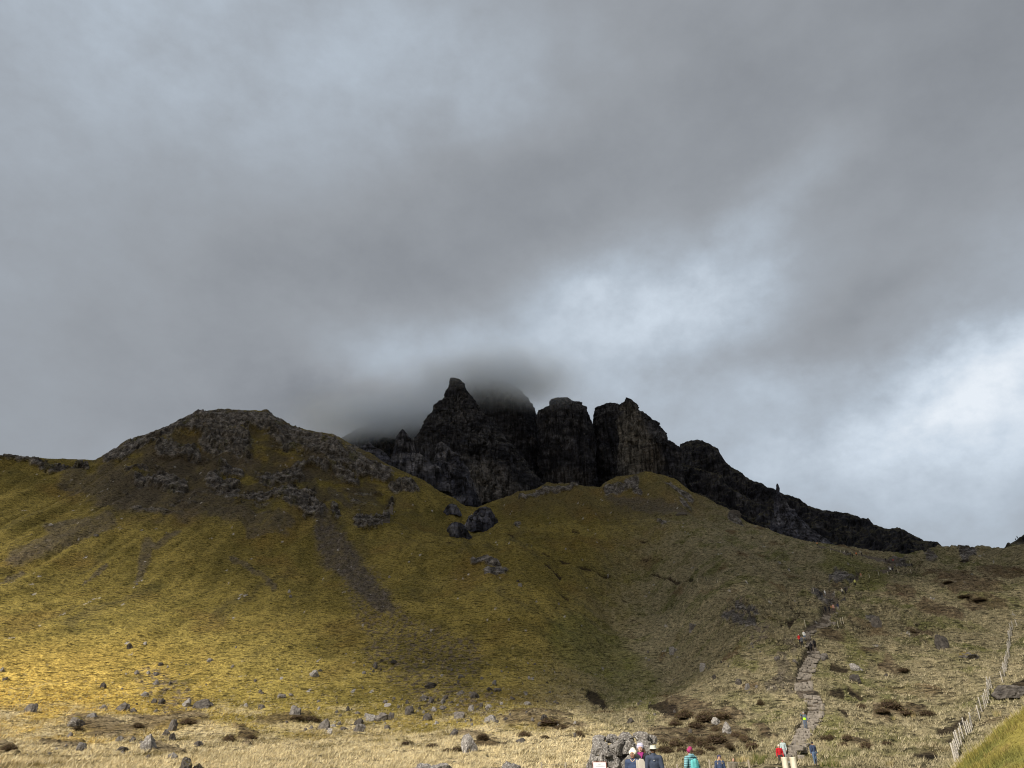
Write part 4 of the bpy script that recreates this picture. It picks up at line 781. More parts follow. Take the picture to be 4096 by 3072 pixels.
for i, (px, py, w, h) in enumerate(HB):
    p, d = ground(px, py); s = fwd_scale(p); o = bpy.data.objects.new('heather_bush', BUSH[i % 5]); link(o)
    o.location = (p.x, p.y + w * s * .3, zat(p.x, p.y + w * s * .3) - .1 * h * s); o.scale = (w * s * 1.05, w * s * .9, h * s * 1.1); o.rotation_euler = (0, 0, random.uniform(0, 6.28) if w < 50 else random.uniform(-.4, .4))
    tag(o, ('broad low' if w > 60 else 'small round' if w < 46 else 'middling') + ' brown heather bush ' + place_words(px, py)[0], 'heather bush', 'heather bushes on the moor')
# rushes and dry grass ------------------------------------------------
def sample_col(x, y):
    a = math.atan2(x, y); c = int(np.clip(round((a - fine_az[0]) / (fine_az[1] - fine_az[0])), 0, nfine - 1)); i = int(np.searchsorted(DD[:, c], math.hypot(x, y)))
    return min(i, NR - 1), c
def blades(P, H, Wd, lean, cols, per, g, name, m, spread=.12, wind=(.35, .12)):
    n = len(P); b = np.repeat(P, per, 0); h = np.repeat(H, per) * g.uniform(.55, 1.1, n * per); w = np.repeat(Wd, per)
    ph = g.uniform(0, 2 * math.pi, n * per); rr = g.random(n * per) * spread * np.repeat(H, per) * 4
    b = b + np.stack([np.cos(ph) * rr, np.sin(ph) * rr, -np.full(n * per, .03)], 1)
    ln = lean * h; tip = b + np.stack([np.cos(ph) * ln + wind[0] * h, np.sin(ph) * ln + wind[1] * h, h], 1)
    th = g.uniform(0, math.pi, n * per); sd_ = np.stack([np.cos(th), np.sin(th), th * 0], 1) * w[:, None]
    V = np.stack([b - sd_, b + sd_, tip], 1).reshape(-1, 3); F_ = np.arange(n * per * 3).reshape(-1, 3)
    o = meshobj(name, V, F_, m); cc = np.repeat(np.repeat(cols, per, 0) * g.uniform(.7, 1.35, (n * per, 1)), 3, 0); setcol(o, cc); return o
g = np.random.default_rng(3)
n = 110000; a = np.radians(g.uniform(-36, 35, n)); d = 58 + (205 - 58) * g.random(n) ** 1.25
a[:14000] = np.radians(g.uniform(23, 36, 14000)); d[:14000] = g.uniform(25, 62, 14000)
c = np.clip(np.round((a - fine_az[0]) / (fine_az[1] - fine_az[0])).astype(int), 0, nfine - 1); i = np.array([np.searchsorted(DD[:, cc_], dd_) for cc_, dd_ in zip(c, d)])
i = np.minimum(i, NR - 1); px, py = PX[i, c], PY[i, c]
keep = (m_path[i, c] < .2) & (m_peat[i, c] < .4) & (m_rock[i, c] < .5) & (m_heath[i, c] < .6) & (py < 3100)
keep |= (d < 62) & (np.degrees(a) > 22); lowness = np.clip((py - 2700) / 250, 0, 1); rtm = rt[i, c]; keep &= g.random(n) < np.maximum(lowness, rtm * .8) + .06
i, c = i[keep], c[keep]; P = np.stack([X[i, c], Y[i, c], ZT[i, c]], 1); dd_ = DD[i, c]
cl_ = fbm2(P[:, 0] / 2.2, P[:, 1] / 2.2, 3, 801); H = g.uniform(.16, .38, len(i)) * (1 + dd_ / 300) * np.where(dd_ < 57, .8, 1) * (.85 + 1.3 * cl_).clip(.25, 2); base = K[i, c]; pick = g.random(len(i))[:, None]
nearb = (dd_ < 57)[:, None]; fr_ = nearb & ((dd_ > 40.3)[:, None]) & (pick > .45)
cols = np.where(fr_, np.array([[.42, .36, .22]]), np.where(pick < .55, base * np.where(nearb, 1.0, 1.25), np.where((pick < .85) & (dd_[:, None] > 57), np.array([[.52, .45, .29]]) * (.75 + .25 * dry[i, c][:, None]), base * .6)))
M_gr = leaf_mat('grass_blades', 0, 0)
tag(blades(P, H, .018 + dd_ * .00016 - .010 * (dd_ < 57), .55, cols, 6, g, 'grass_tufts', M_gr), kind='stuff')
def rush(px, py, w, h, green, i):
    p, d = ground(px, py); s = fwd_scale(p); g_ = np.random.default_rng(900 + i); k = 90
    ph = g_.uniform(0, 6.28, k); r = np.sqrt(g_.random(k)) * w * s * .3; Q = np.stack([np.cos(ph) * r, np.sin(ph) * r, ph * 0], 1)
    hh = h * s * g_.uniform(.7, 1.15, k); t = g_.random((k, 1)); cc = np.where(t < green, np.array([[.075, .095, .022]]), np.array([[.34, .27, .14]])) 
    o = blades(Q, hh, np.full(k, .012), .35, cc, 2, g_, 'rush_clump', M_gr, spread=.02, wind=(.08, 0)); o.location = (p.x, p.y, zat(p.x, p.y)); return o
for i, (px, py, w, h, gr) in enumerate([(2885,3050,44,30,.1),(2935,3052,40,30,.15),(2960,3050,40,26,.2),(2850,3050,34,26,.1),(2980,3048,40,28,.2),(3025,3040,40,32,.75),(3045,3056,44,34,.7),(3060,3036,40,24,.6),(3010,3056,34,30,.5),(3320,3066,50,34,.7),(3345,3064,44,30,.65),(3290,3066,30,24,.6),(3990,2866,44,30,.35),(3655,2870,34,22,.1),(3575,2880,26,18,.4),(3560,3064,44,26,.3)]):
    tag(rush(px, py, w, h, gr, i), ('green' if gr > .45 else 'straw coloured') + ' rush clump ' + ('by the near fence posts' if px < 3000 else 'left of the gate posts' if px < 3100 else 'right of the gate posts' if px < 3400 else 'on the right hand moor'), 'rushes', ('green' if gr > .45 else 'straw coloured') + ' rush clumps')

# ------------------------------------------------------------------ stone steps
STEPS = [(3028,3136,3218),(2967,3163,3232),(2917,3193,3264),(2872,3224,3294),(2827,3222,3300),(2786,3216,3284),(2768,3176,3252),(2725,3181,3256),(2698,3184,3262),(2661,3204,3269),(2633,3230,3284),(2589,3222,3266),(2553,3214,3246),(2524,3226,3264),(2502,3284,3340),(2459,3290,3352),(2446,3306,3366)]
sy = np.array([s[0] for s in STEPS][::-1], float); sl = np.array([s[1] for s in STEPS][::-1], float); sr_ = np.array([s[2] for s in STEPS][::-1], float)
M_step = stone_mat('step_stone', (.13, .115, .098), (.30, .265, .225), (.42, .37, .30), .66, 2.0, 5, 1.6)
g = random.Random(11); SV = []; SF = []; py = 3036.0
def slab(cx, cy, cz, w, dp, h, yaw):
    n0 = len(SV); pts = []
    N_ = 10
    for lv, (sh, zz) in enumerate(((1.0, -h * 1.6), (1.02, -.03), (.93, 0.02 + g.uniform(-.01, .02)), (.5, .035))):
        for k in range(N_):
            a_ = 2 * math.pi * k / N_; ca, sa = math.cos(a_), math.sin(a_); q = (abs(ca) ** 3.4 + abs(sa) ** 3.4) ** (-1 / 3.4)
            jr = rads[k] if lv else rads.setdefault(k, 1)
            x_, y_ = ca * q * w / 2 * sh * rads[k], sa * q * dp / 2 * sh * rads[k]
            SV.append((cx + x_ * math.cos(yaw) - y_ * math.sin(yaw), cy + x_ * math.sin(yaw) + y_ * math.cos(yaw), cz + zz))
    for lv in range(3):
        for k in range(N_):
            a_, b_ = n0 + lv * N_ + k, n0 + lv * N_ + (k + 1) % N_; SF.append([a_, b_, b_ + N_, a_ + N_])
    SF.append([n0 + 3 * N_ + k for k in range(N_)])
while py > 2446:
    bare = (2770 < py < 2784) or (2702 < py < 2722) or (2735 < py < 2764 and g.random() < .5) or 2560 < py < 2585 or 2509 < py < 2520
    a_, b_ = np.interp(py, sy, sl), np.interp(py, sy, sr_); p1, d1 = ground(a_, py); p2, d2 = ground(b_, py)
    if not bare and (p1 - p2).length < 9:
        pn, _ = ground((a_ + b_) / 2, py - 7.6); pm_, _ = ground((a_ + b_) / 2, py); rowgap = (pn - pm_).length
        wd_ = (p2 - p1).length; nst = max(2, int(round(wd_ / g.uniform(.55, .9)))); cuts = sorted([0] + [min(max((k + g.uniform(-.28, .28)) / nst, .05), .95) for k in range(1, nst)] + [1])
        for u0, u1 in zip(cuts[:-1], cuts[1:]):
            u = (u0 + u1) / 2; x_, y_ = p1.x + (p2.x - p1.x) * u, p1.y + (p2.y - p1.y) * u + g.uniform(-.1, .1)
            rads = {k: g.uniform(.86, 1.06) for k in range(10)}
            slab(x_, y_, zat(x_, y_) + .20 + g.uniform(-.04, .05), (u1 - u0) * wd_ * .94, min(max(.62 * rowgap, .28), .85) * g.uniform(.8, 1.1), .16, math.atan2(p2.y - p1.y, p2.x - p1.x) * .5 + g.uniform(-.08, .08))
    py -= 7.6 if py > 2700 else 6.2
o = meshobj('path', SV, SF, M_step); tag(o, kind='structure')

# ------------------------------------------------------------------ wood, fences, gate, notice
def wood(name, dark, light, nsc=3):
    m = mat(name, rough=.85, spec=.15); t = m.node_tree; b = t.nodes['Principled BSDF']; n = noise_node(t, nsc, 6, .7, stretch=(4, 4, .5))
    t.links.new(rampf(t, n.outputs['Fac'], [(.3, dark), (.7, light)]), b.inputs['Base Color']); t.links.new(bump(t, n.outputs['Fac'], .01), b.inputs['Normal']); return m
M_wd = wood('weathered_wood', (.20, .17, .13), (.42, .37, .29)); M_wp = wood('peeled_wood', (.42, .36, .25), (.74, .70, .58)); M_wg = wood('grey_wood', (.36, .33, .28), (.62, .57, .50))
M_wire = mat('wire', (.25, .24, .23), .5, .4, .6); M_wh = mat('white_enamel', (.72, .73, .74), .45, .4)
def prism(r0, r1, h, n=10, top=0.0, z0=0.0, flat=None):
    V = []; F_ = []
    for (zz, r) in ((z0, r0), (h - .015, r1), (h, r1 * .9)):
        for k in range(n): a_ = 2 * math.pi * (k + .5) / n; V.append((r * math.cos(a_), r * math.sin(a_) * (flat or 1), zz + (top * math.cos(a_) if zz > h - .02 else 0)))
    for l in range(2):
        for k in range(n): F_.append([l * n + k, l * n + (k + 1) % n, (l + 1) * n + (k + 1) % n, (l + 1) * n + k])
    F_.append([2 * n + k for k in range(n)]); return V, F_
def tube(pts, r, n=6):
    V = []; F_ = []; pts = [Vector(p) for p in pts]
    for i, p in enumerate(pts):
        t = (pts[min(i + 1, len(pts) - 1)] - pts[max(i - 1, 0)]).normalized(); up = Vector((0, 0, 1)) if abs(t.z) < .9 else Vector((1, 0, 0)); u = t.cross(up).normalized(); v = t.cross(u)
        for k in range(n): a_ = 2 * math.pi * k / n; V.append(p + u * r * math.cos(a_) + v * r * math.sin(a_))
    for i in range(len(pts) - 1):
        for k in range(n): F_.append([i * n + k, i * n + (k + 1) % n, (i + 1) * n + (k + 1) % n, (i + 1) * n + k])
    F_ += [[k for k in range(n)][::-1], [(len(pts) - 1) * n + k for k in range(n)]]; return V, F_
def fence_thing(pts, hpost, r, label, m, nwire=4, wr=.006, name='wire_fence'):
    root = empty(name, pts[0]); tag(root, label, 'fence'); b0 = Vector(pts[0]); pm = None
    for p in pts:
        if pm is None: o = meshobj('post', *prism(r, r * .92, hpost, 8, z0=-.4), m, root); pm = o.data
        else: o = link(bpy.data.objects.new('post', pm), root)
        o.location = Vector(p) - b0; o.rotation_euler = (random.uniform(-.05, .05), random.uniform(-.07, .04), random.uniform(0, 3)); o.scale = (1, 1, random.uniform(.93, 1.06))
    for k in range(nwire):
        zz = hpost * (.25 + .7 * k / max(nwire - 1, 1)); meshobj('wire', *tube([Vector(p) - b0 + Vector((0, 0, zz)) for p in pts], wr, 4), M_wire, root)
    return root
FP = [(3826,3062),(3836,3030),(3848,2985),(3868,2940),(3890,2908),(3920,2880),(3940,2830),(3958,2778),(3968,2752),(4012,2732),(4020,2705),(4028,2665),(4037,2635),(4040,2590),(4042,2550),(4046,2521),(4053,2509),(4068,2504),(4110,2502),(4180,2500)]
fp = [ground(a_, b_, 60)[0] for a_, b_ in FP]; line = []
for a_, b_ in zip(fp[:-1], fp[1:]):
    L = (b_ - a_).length; k = max(1, int(round(L / 2.7)))
    for j in range(k): q = a_ + (b_ - a_) * (j / k); line.append((q.x, q.y, zat(q.x, q.y)))
line = [p for p in line][:96]
fence_thing(line, 1.35, .062, 'long post and wire fence climbing the right side of the moor', M_wg, 5, .012)
def near_pts(L): return [(lambda q: (q.x, q.y, zat(q.x, q.y)))(world(px, 3040, d)) for px, d in L]
fence_thing(near_pts([(2836,40),(2906,39),(3000,38)]), 1.38, .05, 'short run of pale fence posts right of the visitor in turquoise', M_wd, 3, .005)
fence_thing(near_pts([(2166,48),(2262,46)]), 1.22, .06, 'pair of wooden fence posts left of the white notice', M_wd, 2, .005)
for px, tp, d, lb in [(2798,3056,44,'thin wooden stake just left of the pale fence posts'),(2708,3057,38,'short brown stake between the man in the brimmed hat and the turquoise rucksack'),(2853,3061,40,'short double stake between two pale fence posts'),(2661,3063,38,'low dark stake beside the man in the brimmed hat'),(3107,3067,31,'cut pale stake left of the gate posts')]:
    q = world(px, tp, d); z0 = zat(q.x, q.y); o = meshobj('wooden_stake', *prism(.05, .045, q.z - z0, 8, z0=-.2), M_wd); o.location = (q.x, q.y, z0); tag(o, lb, 'stake')
for px, py in [(3223,2512),(3353,2506),(3366,2498),(3374,2492),(3255,2368),(3324,2210),(3364,2212),(3479,2312),(3516,2302),(3645,2292),(3593,2290),(3553,2300),(3641,2256),(3611,2262),(2705,2322),(2790,2328),(2870,2330)]:
    p, d = ground(px, py); o = meshobj('marker_post', *prism(.06, .055, 1.3, 6, z0=-.2), M_wp); o.location = p; tag(o, 'thin pale marker post ' + ('beside the stone steps' if py > 2480 else 'by the rocky bend above the steps' if py > 2350 else 'on the level side path' if px < 3000 else 'on the high shoulder below the ridge' if py < 2230 else 'along the upper path near the saddle'), 'marker post', 'marker posts by the paths')
# the small gate
for px, d, lb in [(3137,30,'left of two thick pale round gate posts'),(3171,29,'right of two thick pale round gate posts')]:
    q = world(px + 4, 3028, d); z0 = zat(q.x, q.y); o = meshobj('gate_post', *prism(.115, .108, q.z - z0, 18, z0=-.3), M_wp, smooth=False); o.location = (q.x, q.y, z0); o.rotation_euler = (0, -.03, 0); tag(o, lb, 'gate post')
q = world(3152, 3050, 30.6); gt = empty('metal_gate', (q.x, q.y, zat(q.x, q.y)), R(52)); tag(gt, 'narrow white tubular metal gate between the two thick posts', 'gate'); gh = q.z - gt.location.z
fr = [(-.32, 0, .12), (-.32, 0, gh), (.32, 0, gh), (.32, 0, .12), (-.32, 0, .12)]
V_, F_ = [], []
for a_, b_ in zip(fr[:-1], fr[1:]):
    v, f = tube([a_, b_], .026, 8); F_ += [[i + len(V_) for i in ff] for ff in f]; V_ += v
meshobj('frame', V_, F_, M_wh, gt)
for k in range(3): meshobj('bar', *tube([(-.32, 0, gh * (.3 + .22 * k)), (.32, 0, gh * (.3 + .22 * k))], .014, 6), M_wh, gt)
meshobj('bar', *tube([(.0, 0, .12), (.0, 0, gh)], .018, 6), M_wh, gt)
# pointed timber post in front of the visitors
def board_post(px, tp, d, w, label, m, pointed=True):
    q = world(px, tp, d); z0 = zat(q.x, q.y); h = q.z - z0; t = w * .35
    prof = [(-w/2, -.3), (w/2, -.3), (w/2, h - w*.45), (w*.28, h - .01), (-w*.28, h), (-w/2, h - w*.40)] if pointed else [(-w/2, -.3), (w/2, -.3), (w/2, h - .01), (-w/2, h)]
    n = len(prof); V = [(x, -t/2, z) for x, z in prof] + [(x, t/2, z) for x, z in prof]
    o = meshobj('timber_post', V, [list(range(n)), list(range(n, 2*n))[::-1]] + [[k, k + n, (k+1) % n + n, (k+1) % n] for k in range(n)], m); o.location = (q.x, q.y, z0)
    md = o.modifiers.new('b', 'BEVEL'); md.width = .008; return tag(o, label, 'post')
board_post(2565, 3034, 16, .13, 'weathered pointed timber post in front of the woman in black', M_wg)
board_post(2549, 3038, 16.4, .06, 'narrow square post just left of the pointed timber post', M_wg, False)
# the notice
q = world(2397.5, 3047, 24); z0 = zat(q.x, q.y); top = q.z - z0; nb = empty('notice_board', (q.x, q.y, z0)); tag(nb, 'small white paper notice with a thin red border in front of the cracked outcrop', 'notice')
W_, H_ = .40, .52
def boxv(x0, x1, y0, y1, z0_, z1): return [(x0,y0,z0_),(x1,y0,z0_),(x1,y1,z0_),(x0,y1,z0_),(x0,y0,z1),(x1,y0,z1),(x1,y1,z1),(x0,y1,z1)], [[0,3,2,1],[4,5,6,7],[0,1,5,4],[1,2,6,5],[2,3,7,6],[3,0,4,7]]
meshobj('backing', *boxv(-W_/2, W_/2, 0, .012, top - H_, top), mat('notice_edge', (.55, .22, .18), .6), nb)
meshobj('paper', *boxv(-W_/2 + .015, W_/2 - .015, -.003, 0, top - H_ + .015, top - .015), mat('white_paper', (.80, .82, .85), .6), nb)
meshobj('post', *prism(.035, .035, top - .02, 8, z0=-.2), M_wd, nb).location = (0, .05, 0)
ink = mat('grey_ink', (.28, .29, .34), .7)
def text(s, size, x, z, name='lettering'):
    c = bpy.data.curves.new('t', 'FONT'); c.body = s; c.size = size; c.align_x = 'CENTER'; c.extrude = .0005; o = bpy.data.objects.new('t', c); C.objects.link(o)
    dg = bpy.context.evaluated_depsgraph_get(); me = bpy.data.meshes.new_from_object(o.evaluated_get(dg)); bpy.data.objects.remove(o); me.materials.clear(); me.materials.append(ink)
    k = bpy.data.objects.new(name, me); link(k, nb); k.location = (x, -.0045, z); k.rotation_euler = (R(90), 0, 0); return k
for x0, x1, zb, zt in ((-.045, -.038, .078, .040), (-.045, -.028, .078, .072), (-.010, -.004, .078, .058), (.004, .010, .078, .058), (-.010, .010, .064, .058), (.022, .028, .078, .055), (.028, .042, .061, .055)):      # the heading is too far off to read: only its strokes show
    meshobj('lettering', *boxv(x0, x1, -.0045, -.0035, top - zb, top - zt), ink, nb)
for k, (w, z_) in enumerate([(.18, .105), (.26, .125)]): meshobj('rule', *boxv(-w / 2 + .02, w / 2 + .02, -.0045, -.0035, top - z_ - .006, top - z_), ink, nb)

# ------------------------------------------------------------------ people
def cloth(name, c, rough=.8, stripe=None):
    m = mat(name, c, rough, .2); t = m.node_tree; b = t.nodes['Principled BSDF']; n = noise_node(t, 9, 4, .6)
    cc = rampf(t, n.outputs['Fac'], [(.3, tuple(x * .8 for x in c)), (.7, tuple(min(x * 1.15, 1) for x in c))])
    if stripe:
        tcn = t.nodes.new('ShaderNodeTexCoord'); w = t.nodes.new('ShaderNodeTexWave'); w.bands_direction = 'Z'; w.inputs['Scale'].default_value = 4.2; w.inputs['Distortion'].default_value = .6
        t.links.new(tcn.outputs['Object'], w.inputs['Vector']); cc = mixcol(t, cc, stripe, rampf(t, w.outputs['Fac'], [(.62, (0,) * 3), (.78, (1,) * 3)]))
    t.links.new(cc, b.inputs['Base Color']); t.links.new(bump(t, n.outputs['Fac'], .02), b.inputs['Normal']); return m
CL = {}
def cm(c, **k):
    key = (tuple(c), tuple(k.items())); 
    if key not in CL: CL[key] = cloth('cloth', c, **k)
    return CL[key]
SK = mat('skin', (.50, .30, .22), .6, .3); SKD = mat('skin_tan', (.28, .155, .10), .6, .3); EYE = mat('eye', (.05, .04, .04), .3, .5); LIP = mat('lips', (.35, .12, .11), .5)
HAIRB = mat('brown_hair', (.11, .065, .04), .6); HAIRF = mat('fair_hair', (.42, .30, .18), .6)
def capsule(p0, p1, r0, r1, sq=1.0, n=12):
    p0 = Vector(p0); p1 = Vector(p1); ax = p1 - p0; L = ax.length; ax = ax / L if L > 1e-6 else Vector((0, 0, 1)); ref = Vector((0, 1, 0)) if abs(ax.y) < .9 else Vector((1, 0, 0)); u = ax.cross(ref).normalized(); v = ax.cross(u)
    V = []; F_ = []; st = []
    for k in range(5): a = -math.pi / 2 + math.pi / 2 * k / 4; st.append((p0 + ax * r0 * math.sin(a), max(r0 * math.cos(a), r0 * .02)))
    for k in range(5): a = math.pi / 2 * k / 4; st.append((p1 + ax * r1 * math.sin(a), max(r1 * math.cos(a), r1 * .02)))
    for c, r in st:
        for k in range(n):
            q = 2 * math.pi * k / n; o = (u * math.cos(q) + v * math.sin(q)) * r; o.y *= sq; V.append(c + o)
    for l in range(len(st) - 1):
        for k in range(n): F_.append([l * n + k, l * n + (k + 1) % n, (l + 1) * n + (k + 1) % n, (l + 1) * n + k])
    F_ += [[k for k in range(n)][::-1], [(len(st) - 1) * n + k for k in range(n)]]; return V, F_
def fuse(name, caps_, vox, m, parent=None, smooth_it=2, mats=None, pick=None):
    """one continuous skin grown over a set of tapered limbs"""
    V = []; F_ = []
    for c in caps_: v, f = capsule(*c); F_ += [[i + len(V) for i in ff] for ff in f]; V += v
    me = bpy.data.meshes.new('t'); me.from_pydata([tuple(v) for v in V], [], F_); o = bpy.data.objects.new('t', me); C.objects.link(o)
    r = o.modifiers.new('r', 'REMESH'); r.mode = 'VOXEL'; r.voxel_size = vox; s = o.modifiers.new('s', 'SMOOTH'); s.iterations = smooth_it; s.factor = .5
    dg = bpy.context.evaluated_depsgraph_get(); m2_ = bpy.data.meshes.new_from_object(o.evaluated_get(dg)); bpy.data.objects.remove(o); bpy.data.meshes.remove(me)
    m2_.name = name; m2_.materials.clear(); m2_.polygons.foreach_set('use_smooth', [True] * len(m2_.polygons))
    if mats:
        for q in mats: m2_.materials.append(q)
        m2_.polygons.foreach_set('material_index', [pick(p.center) for p in m2_.polygons])
    else: m2_.materials.append(m)
    k = bpy.data.objects.new(name, m2_); return link(k, parent)
def skel(stride=.0, arms='down', lean=0):
    J = dict(pel=(0,0,.95), spi=(0,0,1.12), che=(0,.01-lean,1.30), upc=(0,.015-lean,1.42), nek=(0,.01-lean,1.50), jaw=(0,-.02-lean,1.585), hed=(0,0-lean,1.655))
    for s, q in ((-1, 'l'), (1, 'r')):
        f = stride * s
        J['hip'+q] = (.09*s, 0, .93); J['kne'+q] = (.10*s, -.05 + f*.5, .50); J['ank'+q] = (.10*s, .02 + f, .09 + max(f, 0) * .15); J['toe'+q] = (.11*s, -.15 + f, .045)
        J['sho'+q] = (.185*s, .015-lean, 1.43)
        if arms == 'down' or (arms == 'upl' and s > 0): J['elb'+q] = (.245*s, .04 - lean*.5, 1.14); J['wri'+q] = (.26*s, -.05, .90)
        elif arms == 'bent': J['elb'+q] = (.25*s, .05, 1.16); J['wri'+q] = (.13*s, -.22, 1.13)
        elif arms == 'pocket': J['elb'+q] = (.29*s, .06, 1.16); J['wri'+q] = (.20*s, -.06, .98)
        elif arms == 'upl': J['elb'+q] = (.33*s, -.12, 1.40); J['wri'+q] = (.24*s, -.20, 1.62)
    return J
def hand(w, elb, s, sc=1.0):
    w = Vector(w); d = (w - Vector(elb)).normalized(); side = d.cross(Vector((0, 1, 0))).normalized() * s; fwd = Vector((0, -1, 0)); fwd = (fwd - d * fwd.dot(d)).normalized(); out = []
    pc = w + d * .05; out.append((w, w + d * .085, .028, .034, .55))
    for k, ln in enumerate((.066, .078, .073, .056)):
        b = w + d * .085 + fwd * (.026 - .0175 * k); m_ = b + d * ln * .55 - side * .012; e = m_ + d * ln * .35 - side * .028; out += [(b, m_, .0095, .009), (m_, e, .009, .0075)]
    tb = w + d * .03 + fwd * .028; out += [(tb, tb + d * .035 + fwd * .025, .012, .010), (tb + d * .035 + fwd * .025, tb + d * .065 + fwd * .028 - side * .01, .010, .008)]
    return out
def body_caps(J, hands=True):
    c = [(J['pel'], J['spi'], .135, .12, .7), (J['spi'], J['che'], .12, .14, .7), (J['che'], J['upc'], .14, .13, .65), (J['upc'], J['nek'], .09, .058), (J['nek'], J['jaw'], .056, .062), (J['jaw'], J['hed'], .068, .088, 1.12)]
    for q in 'lr':
        c += [(J['upc'], J['sho'+q], .09, .062), (J['sho'+q], J['elb'+q], .058, .043), (J['elb'+q], J['wri'+q], .041, .027), (J['hip'+q], J['kne'+q], .095, .058), (J['kne'+q], J['ank'+q], .058, .038), (J['ank'+q], J['toe'+q], .042, .034)]
        c.append((J['pel'], J['hip'+q], .12, .10))
    return c
def V3(a): return Vector(a)
def near_person(label, px, top_py, d, face, jacket, trouser, hat, hatc, arms='down', stride=.0, hair=None, skin=SK, pack=None, hem=.88, vox=.011, extra=None, foot=None, hood=None, htop=1.765, tall=None):
    q = world(px, top_py, d); z0 = zat(q.x, q.y); Hh = q.z - z0; sc_ = min(max(Hh / htop, .88), 1.10) if tall is None else tall
    root = empty('person', (q.x, q.y, q.z - htop * sc_ if abs(Hh / htop - sc_) > .01 and False else z0), R(face)); root.scale = (sc_,) * 3; tag(root, label, 'person')
    J = skel(stride, arms); c = body_caps(J)
    for s, k in ((-1, 'l'), (1, 'r')): c += hand(J['wri'+k], J['elb'+k], s)
    h = V3(J['hed'])
    c += [(h + V3((0,-.095,-.02)), h + V3((0,-.118,-.045)), .010, .015), (h + V3((0,-.088,-.012)), h + V3((0,-.098,.0)), .012, .012)]       # nose
    c += [(h + V3((-.03,-.088,.022)), h + V3((.03,-.088,.022)), .014, .014), (h + V3((0,-.070,-.095)), h + V3((0,-.074,-.10)), .030, .028), (h + V3((-.024,-.086,-.066)), h + V3((.024,-.086,-.066)), .010, .010)]
    for s in (-1, 1): c += [(h + V3((.088*s,.0,-.025)), h + V3((.096*s,.01,.01)), .014, .018), (h + V3((.045*s,-.068,-.03)), h + V3((.05*s,-.062,-.045)), .024, .022)]
    fuse('body', c, vox, skin, root)
    for s in (-1, 1):
        e = fuse('eye', [(h + V3((.031*s,-.094,.002)), h + V3((.033*s,-.094,.002)), .0095, .0095)], .004, EYE, root, 0)
    fuse('mouth', [(h + V3((-.020,-.097,-.067)), h + V3((.020,-.097,-.067)), .0065, .0065)], .004, LIP, root, 0)
    e_ = .028
    jc = [(J['pel'], J['spi'], .165, .155, .72), ((J['pel'][0], J['pel'][1], hem), J['pel'], .175, .165, .72), (J['spi'], J['che'], .155, .172, .72), (J['che'], J['upc'], .172, .150, .68), (J['upc'], J['nek'], .125, .078), (V3(J['nek']) + V3((0,.012,0)), V3(J['nek']) + V3((0,.012,.035)), .082, .078)]
    for k in 'lr':
        jc += [(J['upc'], J['sho'+k], .115, .088), (J['sho'+k], J['elb'+k], .086, .068), (J['elb'+k], V3(J['wri'+k]) + (V3(J['elb'+k]) - V3(J['wri'+k])) * .06, .066, .046)]
    if hood == 'down': jc += [((-.07,.095,1.50), (.07,.095,1.50), .06, .06), ((-.06,.07,1.53), (.06,.07,1.53), .055, .055)]
    fuse('jacket', jc, .016, jacket, root, 3)
    tcps = [(J['pel'], (0, 0, 1.0), .15, .14, .75)]
    for k in 'lr': tcps += [(J['hip'+k], J['kne'+k], .115, .078), (J['kne'+k], V3(J['ank'+k]) + V3((0,0,.03)), .076, .060), (J['pel'], J['hip'+k], .145, .12)]
    fuse('trousers', tcps, .018, trouser, root, 2)
    for s, k in ((-1, 'l'), (1, 'r')): fuse('boot', [(V3(J['ank'+k]) + V3((0,.02,-.03)), J['toe'+k], .055, .045), (V3(J['ank'+k]) + V3((0,0,.05)), V3(J['ank'+k]) + V3((0,.02,-.03)), .05, .055)], .014, cm((.08,.065,.055)), root)
    if hair == 'long':
        fuse('hair', [(h + V3((-.05,.02,.02)), (-.12,-.07,1.34), .055, .026), (h + V3((.05,.02,.02)), (.12,-.07,1.36), .055, .026), (h + V3((0,.05,.0)), (0,.07,1.42), .075, .05)], .014, HAIRF if hatc[0] < .5 else HAIRB, root)
    elif hair == 'side':
        fuse('hair', [(h + V3((.02,.04,.04)), h + V3((.10,.03,-.08)), .075, .05), (h + V3((.10,.03,-.08)), (.19,.03,1.34), .05, .022)], .013, HAIRB, root)
    elif hair: fuse('hair', [(h + V3((0,.03,.02)), h + V3((0,.05,-.05)), .088, .06), (h + V3((0,.0,.03)), h + V3((0,.0,.035)), .092, .09)], .013, hair, root)
    hm = cm(hatc)
    if hat == 'beanie': hp = fuse('hat', [(h + V3((0,.015,.045)), h + V3((0,.03,.085)), .102, .086), (h + V3((-.03,.01,.03)), h + V3((.03,.01,.03)), .092, .092), (h + V3((0,.03,.10)), h + V3((0,.045,.13)), .06, .035)], .012, hm, root, 3)
    elif hat == 'headband': hp = fuse('headband', [(h + V3((-.02,.005,.035)), h + V3((.02,.005,.035)), .094, .094), (h + V3((-.02,.005,.058)), h + V3((.02,.005,.058)), .090, .090)], .010, cm(hatc, stripe=(.62,.56,.62)), root, 2)
    elif hat == 'brim':
        V_, F_ = [], []; prof = [(.17,.026),(.176,.032),(.105,.040),(.100,.075),(.092,.120),(.07,.135),(.03,.125),(.0,.122)]; n_ = 32
        prof = [(.088,.022)] + prof
        for r, z_ in prof:
            for k in range(n_): a_ = 2*math.pi*k/n_; V_.append((r*math.cos(a_)*1.0, r*math.sin(a_)*1.08, z_ + (.02*abs(math.cos(a_))**2 if r > .15 else 0)))
        for l in range(len(prof)-1):
            for k in range(n_): F_.append([l*n_+k, l*n_+(k+1)%n_, (l+1)*n_+(k+1)%n_, (l+1)*n_+k])
